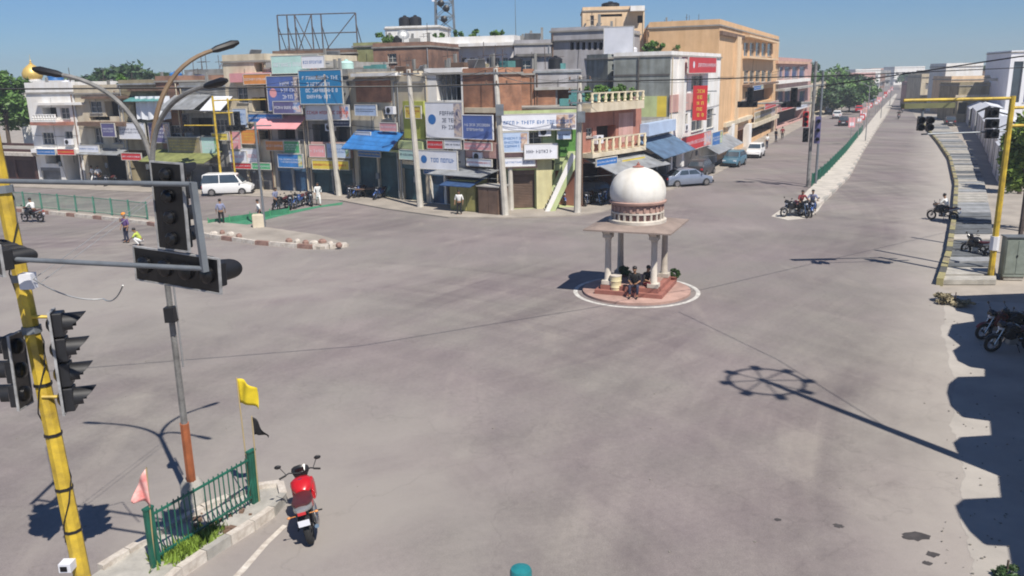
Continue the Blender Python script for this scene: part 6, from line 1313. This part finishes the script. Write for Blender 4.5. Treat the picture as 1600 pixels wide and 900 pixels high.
car('white car parked farthest up the avenue side', G(1180, 245), R(155), PW, 'hatch', 'cars parked along the shops')
car('charcoal car half hidden behind the silver blue sedan', G(1096, 274), R(-30), PD, 'hatch', 'cars parked along the shops')
car('white van like car parked across the far left carriageway', G(358, 304), R(-84), PW, 'van', 'cars parked along the shops')
car('dark car under the awning left of the pavilion dome', G(936, 314), R(-80), PD, 'hatch', 'cars parked along the shops')
for i, (px, py, m, l) in enumerate([(1308, 185, PW, 'white car on the far lane left of the median'), (1330, 168, PS, 'silver car far up the left lane'), (1484, 196, PD, 'dark car beside the far end of the footpath'), (1352, 158, PW, 'small white car farthest up the left lane'), (1318, 196, PD, 'charcoal car close to the median banners'), (1342, 176, SRED, 'red car in the left lane beside the banners'), (1362, 160, PB, 'steel blue car in the hazy distance of the left lane'), (1296, 178, PS, 'silver car by the kerb under the avenue trees'), (1418, 166, PD, 'dark car far up the right lane')]): car(l, G(px, py), R(-24), m, 'hatch', 'cars far up the avenue')

# ------------------------------------------------------------------ kiosk, green carpet, small things
kp = G(722, 329); kr = math.atan2(C3.u.y, C3.u.x); t = thing('kiosk', 'olive yellow wooden kiosk with a blue canvas top', 'kiosk', G(704, 330), kr); kw = (G(742, 334) - G(704, 330)).length
h = HT(G(704, 330), 280); MB().box(0, 0, 0, kw, 1.4, h).build('wall', SHY, t)
for k in range(3): MB().box(kw * k / 3 + .05, -.03, .15, kw * (k + 1) / 3 - .05, -.001, h - .4).build('shutter_panel', SHY, t)
MB().extr([(-.9, h - .35), (-.9, h - .3), (1.5, h + .25), (1.5, h + .2)], -.2, kw + .2).build('canvas_top', mat('dark blue canvas', (.03, .08, .2), .8, .3), t)
t = thing('stall_table', 'brown wooden stall right of the olive kiosk', 'stall', G(748, 335), kr); kw2 = (G(784, 336) - G(748, 335)).length; MB().box(0, 0, .0, kw2, 1.2, 1.9).build('cupboard', BROWN, t); MB().box(-.1, -.1, 1.9, kw2 + .1, 1.3, 1.98).build('top', LGREY, t)
for k in range(2): MB().box(kw2 * k / 2 + .04, -.03, .1, kw2 * (k + 1) / 2 - .04, -.002, 1.8).build('door', SHBR, t)
gc = [(332, 356), (340, 348), (400, 339), (440, 332), (490, 323), (536, 316), (534, 320), (500, 324), (440, 337), (395, 349), (350, 359)]
fill(MB(), [tuple(G(x, y).xy) for x, y in gc], .003, .012).build('green_carpet', mat('green carpet cloth', (.05, .24, .13), .9, .25, 1.5)); tag(bpy.data.objects['green_carpet'], 'green carpet strip laid at the end of the left median', 'carpet')
# low green cloth screen behind the man
a_, b_ = G(326, 352), G(452, 333); d = b_ - a_; t = thing('cloth_screen', 'low green cloth screen behind the man in grey blue', 'screen', (a_.x, a_.y, 0), math.atan2(d.y, d.x)); N = 20; L_ = d.length
MB().add([(L_ * i / N, .05 * math.sin(i * 1.3), 0.02 + .34 * j) for j in (0, 1) for i in range(N + 1)], [(i, i + 1, N + 2 + i, N + 1 + i) for i in range(N)]).build('cloth', MATS['green carpet cloth'], t)
for i in range(5): MB().tube([(L_ * i / 4, 0, 0), (L_ * i / 4, 0, .5)], .03, 6).build('post', SGREEN, t)
g_ = G(405, 358); t = thing('concrete_block', 'cream painted concrete block at the end of the green strip', 'block', g_, .2); bevel(MB().box(-.35, -.3, 0, .35, .3, .95).build('block', CREAM, t), .04)
r = random.Random(6)
for i in range(16):
    px = 335 + i * 13; py = 369 + i * 1.3; 
    if 385 < px < 440: continue
    p = G(px, py + r.uniform(-3, 3)); o = MB().add(*(lambda b_: (b_.v, b_.f))(MB().ball((0, 0, .12), (r.uniform(.16, .28), r.uniform(.14, .2), .17), 7, 5))).build('painted_stone', [KERBW, KERBR][i % 2]); o.location = (p.x, p.y, .1); tag(o, ['first', 'second', 'third', 'fourth', 'fifth', 'sixth', 'seventh', 'eighth', 'ninth', 'tenth', 'eleventh', 'twelfth', 'thirteenth', 'fourteenth', 'fifteenth', 'last'][i] + (' stone, white,' if i % 2 == 0 else ' stone, red,') + ' counted along the median nose from the railing end', 'stone', 'painted stones on the median nose')
# sandbag-like pavement cart and blue box
p = G(498, 300); t = thing('blue_booth', 'deep blue booth standing behind the person in white clothes', 'booth', p, .1); MB().box(-.6, -.4, .9, .6, .4, 2.4).build('box_body', mat('deep blue booth paint', (.02, .05, .3), .6, .2), t)
for sx in (-.5, .5):
    for sy in (-.3, .3): MB().tube([(sx, sy, 0), (sx, sy, .9)], .04, 6).build('leg', STEEL, t)
p = G(575, 309); t = thing('handcart', 'wooden handcart standing right of the leaning pole', 'handcart', p, .3); MB().box(-1, -.5, .7, 1, .5, .78).build('deck', BROWN, t)
for s in (-.55, .55):
    for y in (-.5, .5): MB().torus((0, 0, 0), .3, .025, 'x', 18, 6).xf(Matrix.Translation((s, y, .32)) @ Matrix.Rotation(PI / 2, 4, 'Z')).build('wheel', RUBBER, t)
MB().tube([(-1, -.3, .75), (-1.5, -.3, .9), (-1.5, .3, .9), (-1, .3, .75)], .02, 6).build('handle', STEEL, t)
# small red and pink banners on the avenue median
bm_ = None
for i in range(16):
    f = i / 15; px = 1334 + 60 * f; py = 226 - 74 * f ** .8; g_ = G(px, py); g_.x += random.uniform(-.5, .3); t = thing('median_banner', 'pink and red pole banner on the avenue median, %s' % ['nearest', 'second', 'third', 'fourth', 'fifth', 'sixth', 'seventh', 'eighth', 'ninth', 'tenth', 'eleventh', 'twelfth', 'thirteenth', 'fourteenth', 'fifteenth', 'farthest'][i] + ' from the junction', 'banner', g_, 0, 'banners on the avenue median')
    MB().tube([(0, 0, 0), (0, 0, 3.4)], .05, 6).build('pole', GALV, t); MB().box(-.4, -.03, 2.1, .4, .03, 2.9 + .4 * (i % 3 == 0)).build('banner_board', [SPINK, PINKW, SRED, PINKW, SPINK][i % 5], t); MB().box(-.25, -.036, 2.3, .25, -.031, 2.7).build('emblem', SWHITE, t)
# street lamps down the avenue
for i, (px, py) in enumerate([(1352, 222), (1376, 186), (1390, 166)]):
    g_ = G(px, py); t = thing('street_lamp', ['nearest', 'middle', 'farthest'][i] + ' double armed lamp post on the avenue median', 'street lamp', g_, R(-24), 'lamp posts down the avenue'); MB().tube([(0, 0, 0), (0, 0, 7)], [.08, .05], 6).build('pole', GALV, t)
    for s in (-1, 1): MB().tube([(0, 0, 6.8), (s * .8, 0, 7.3), (s * 1.5, 0, 7.4)], .03, 5).build('arm', GALV, t); MB().cbox(s * 1.6, 0, 7.38, .5, .18, .1).build('lamp_head', BLKM, t)
# stains and litter on the road
r = random.Random(9); st_ = mat('oil stain', (.07, .062, .06), .7, .3, 4)
for i, (px, py, a, b_) in enumerate([(1432, 838, .34, .12), (1456, 866, .14, .07), (1449, 880, .1, .05), (1310, 822, .12, .06), (1215, 812, .08, .05)]):
    g_ = G(px, py); n = 18; o = MB().add([(g_.x + a * math.cos(2 * PI * k / n) * r.uniform(.6, 1.15), g_.y + b_ * 1.6 * math.sin(2 * PI * k / n) * r.uniform(.6, 1.15), .004) for k in range(n)], [tuple(range(n))]).build('oil_stain', st_, kind='structure')
q = MB()
for k in range(240):
    c = r.random()
    if c < .5: p = G(r.uniform(1470, 1600), r.uniform(460, 900), .016)
    elif c < .75: p = G(r.uniform(300, 620), r.uniform(330, 420))
    else: p = G(r.uniform(0, 1500), r.uniform(360, 900))
    s_ = r.uniform(.008, .032); q.cbox(p.x, p.y, p.z + s_ * .3, s_ * 1.5, s_, s_ * .6, r.uniform(0, 3))
tag(q.build('gravel', mat('grey grit', (.25, .23, .2), .9), kind='stuff'), 'loose stones and litter scattered over the road', 'gravel')
# heap of leaves / weeds at the lower right
p = G(1572, 902, .02); bush('dark weedy clump at the bottom right corner', p, .28, .2, LEAF2, 700, .05, 12, pot=False)
p = G(1492, 474, .02); bush('dry dark shrub at the near end of the slab footpath', p, .7, .4, OLIVE, 900, .1, 13, pot=False)

# ------------------------------------------------------------------ thin daylight haze, one closed box round the place
hz = MB().box(-420, -60, -1.2, 420, 760, 30).build('haze', mat('unused haze surface', (1, 1, 1)), kind='stuff')
hm_ = bpy.data.materials.new('haze air'); hm_.use_nodes = True; hn = hm_.node_tree; hn.nodes.clear()
ho = hn.nodes.new('ShaderNodeOutputMaterial'); hv = hn.nodes.new('ShaderNodeVolumePrincipled'); hv.inputs['Color'].default_value = (.84, .91, 1, 1); hv.inputs['Density'].default_value = .0008; hv.inputs['Anisotropy'].default_value = .2
hn.links.new(hv.outputs[0], ho.inputs['Volume']); hz.data.materials.clear(); hz.data.materials.append(hm_)
tag(hz, 'thin pale haze over the whole town', 'haze')
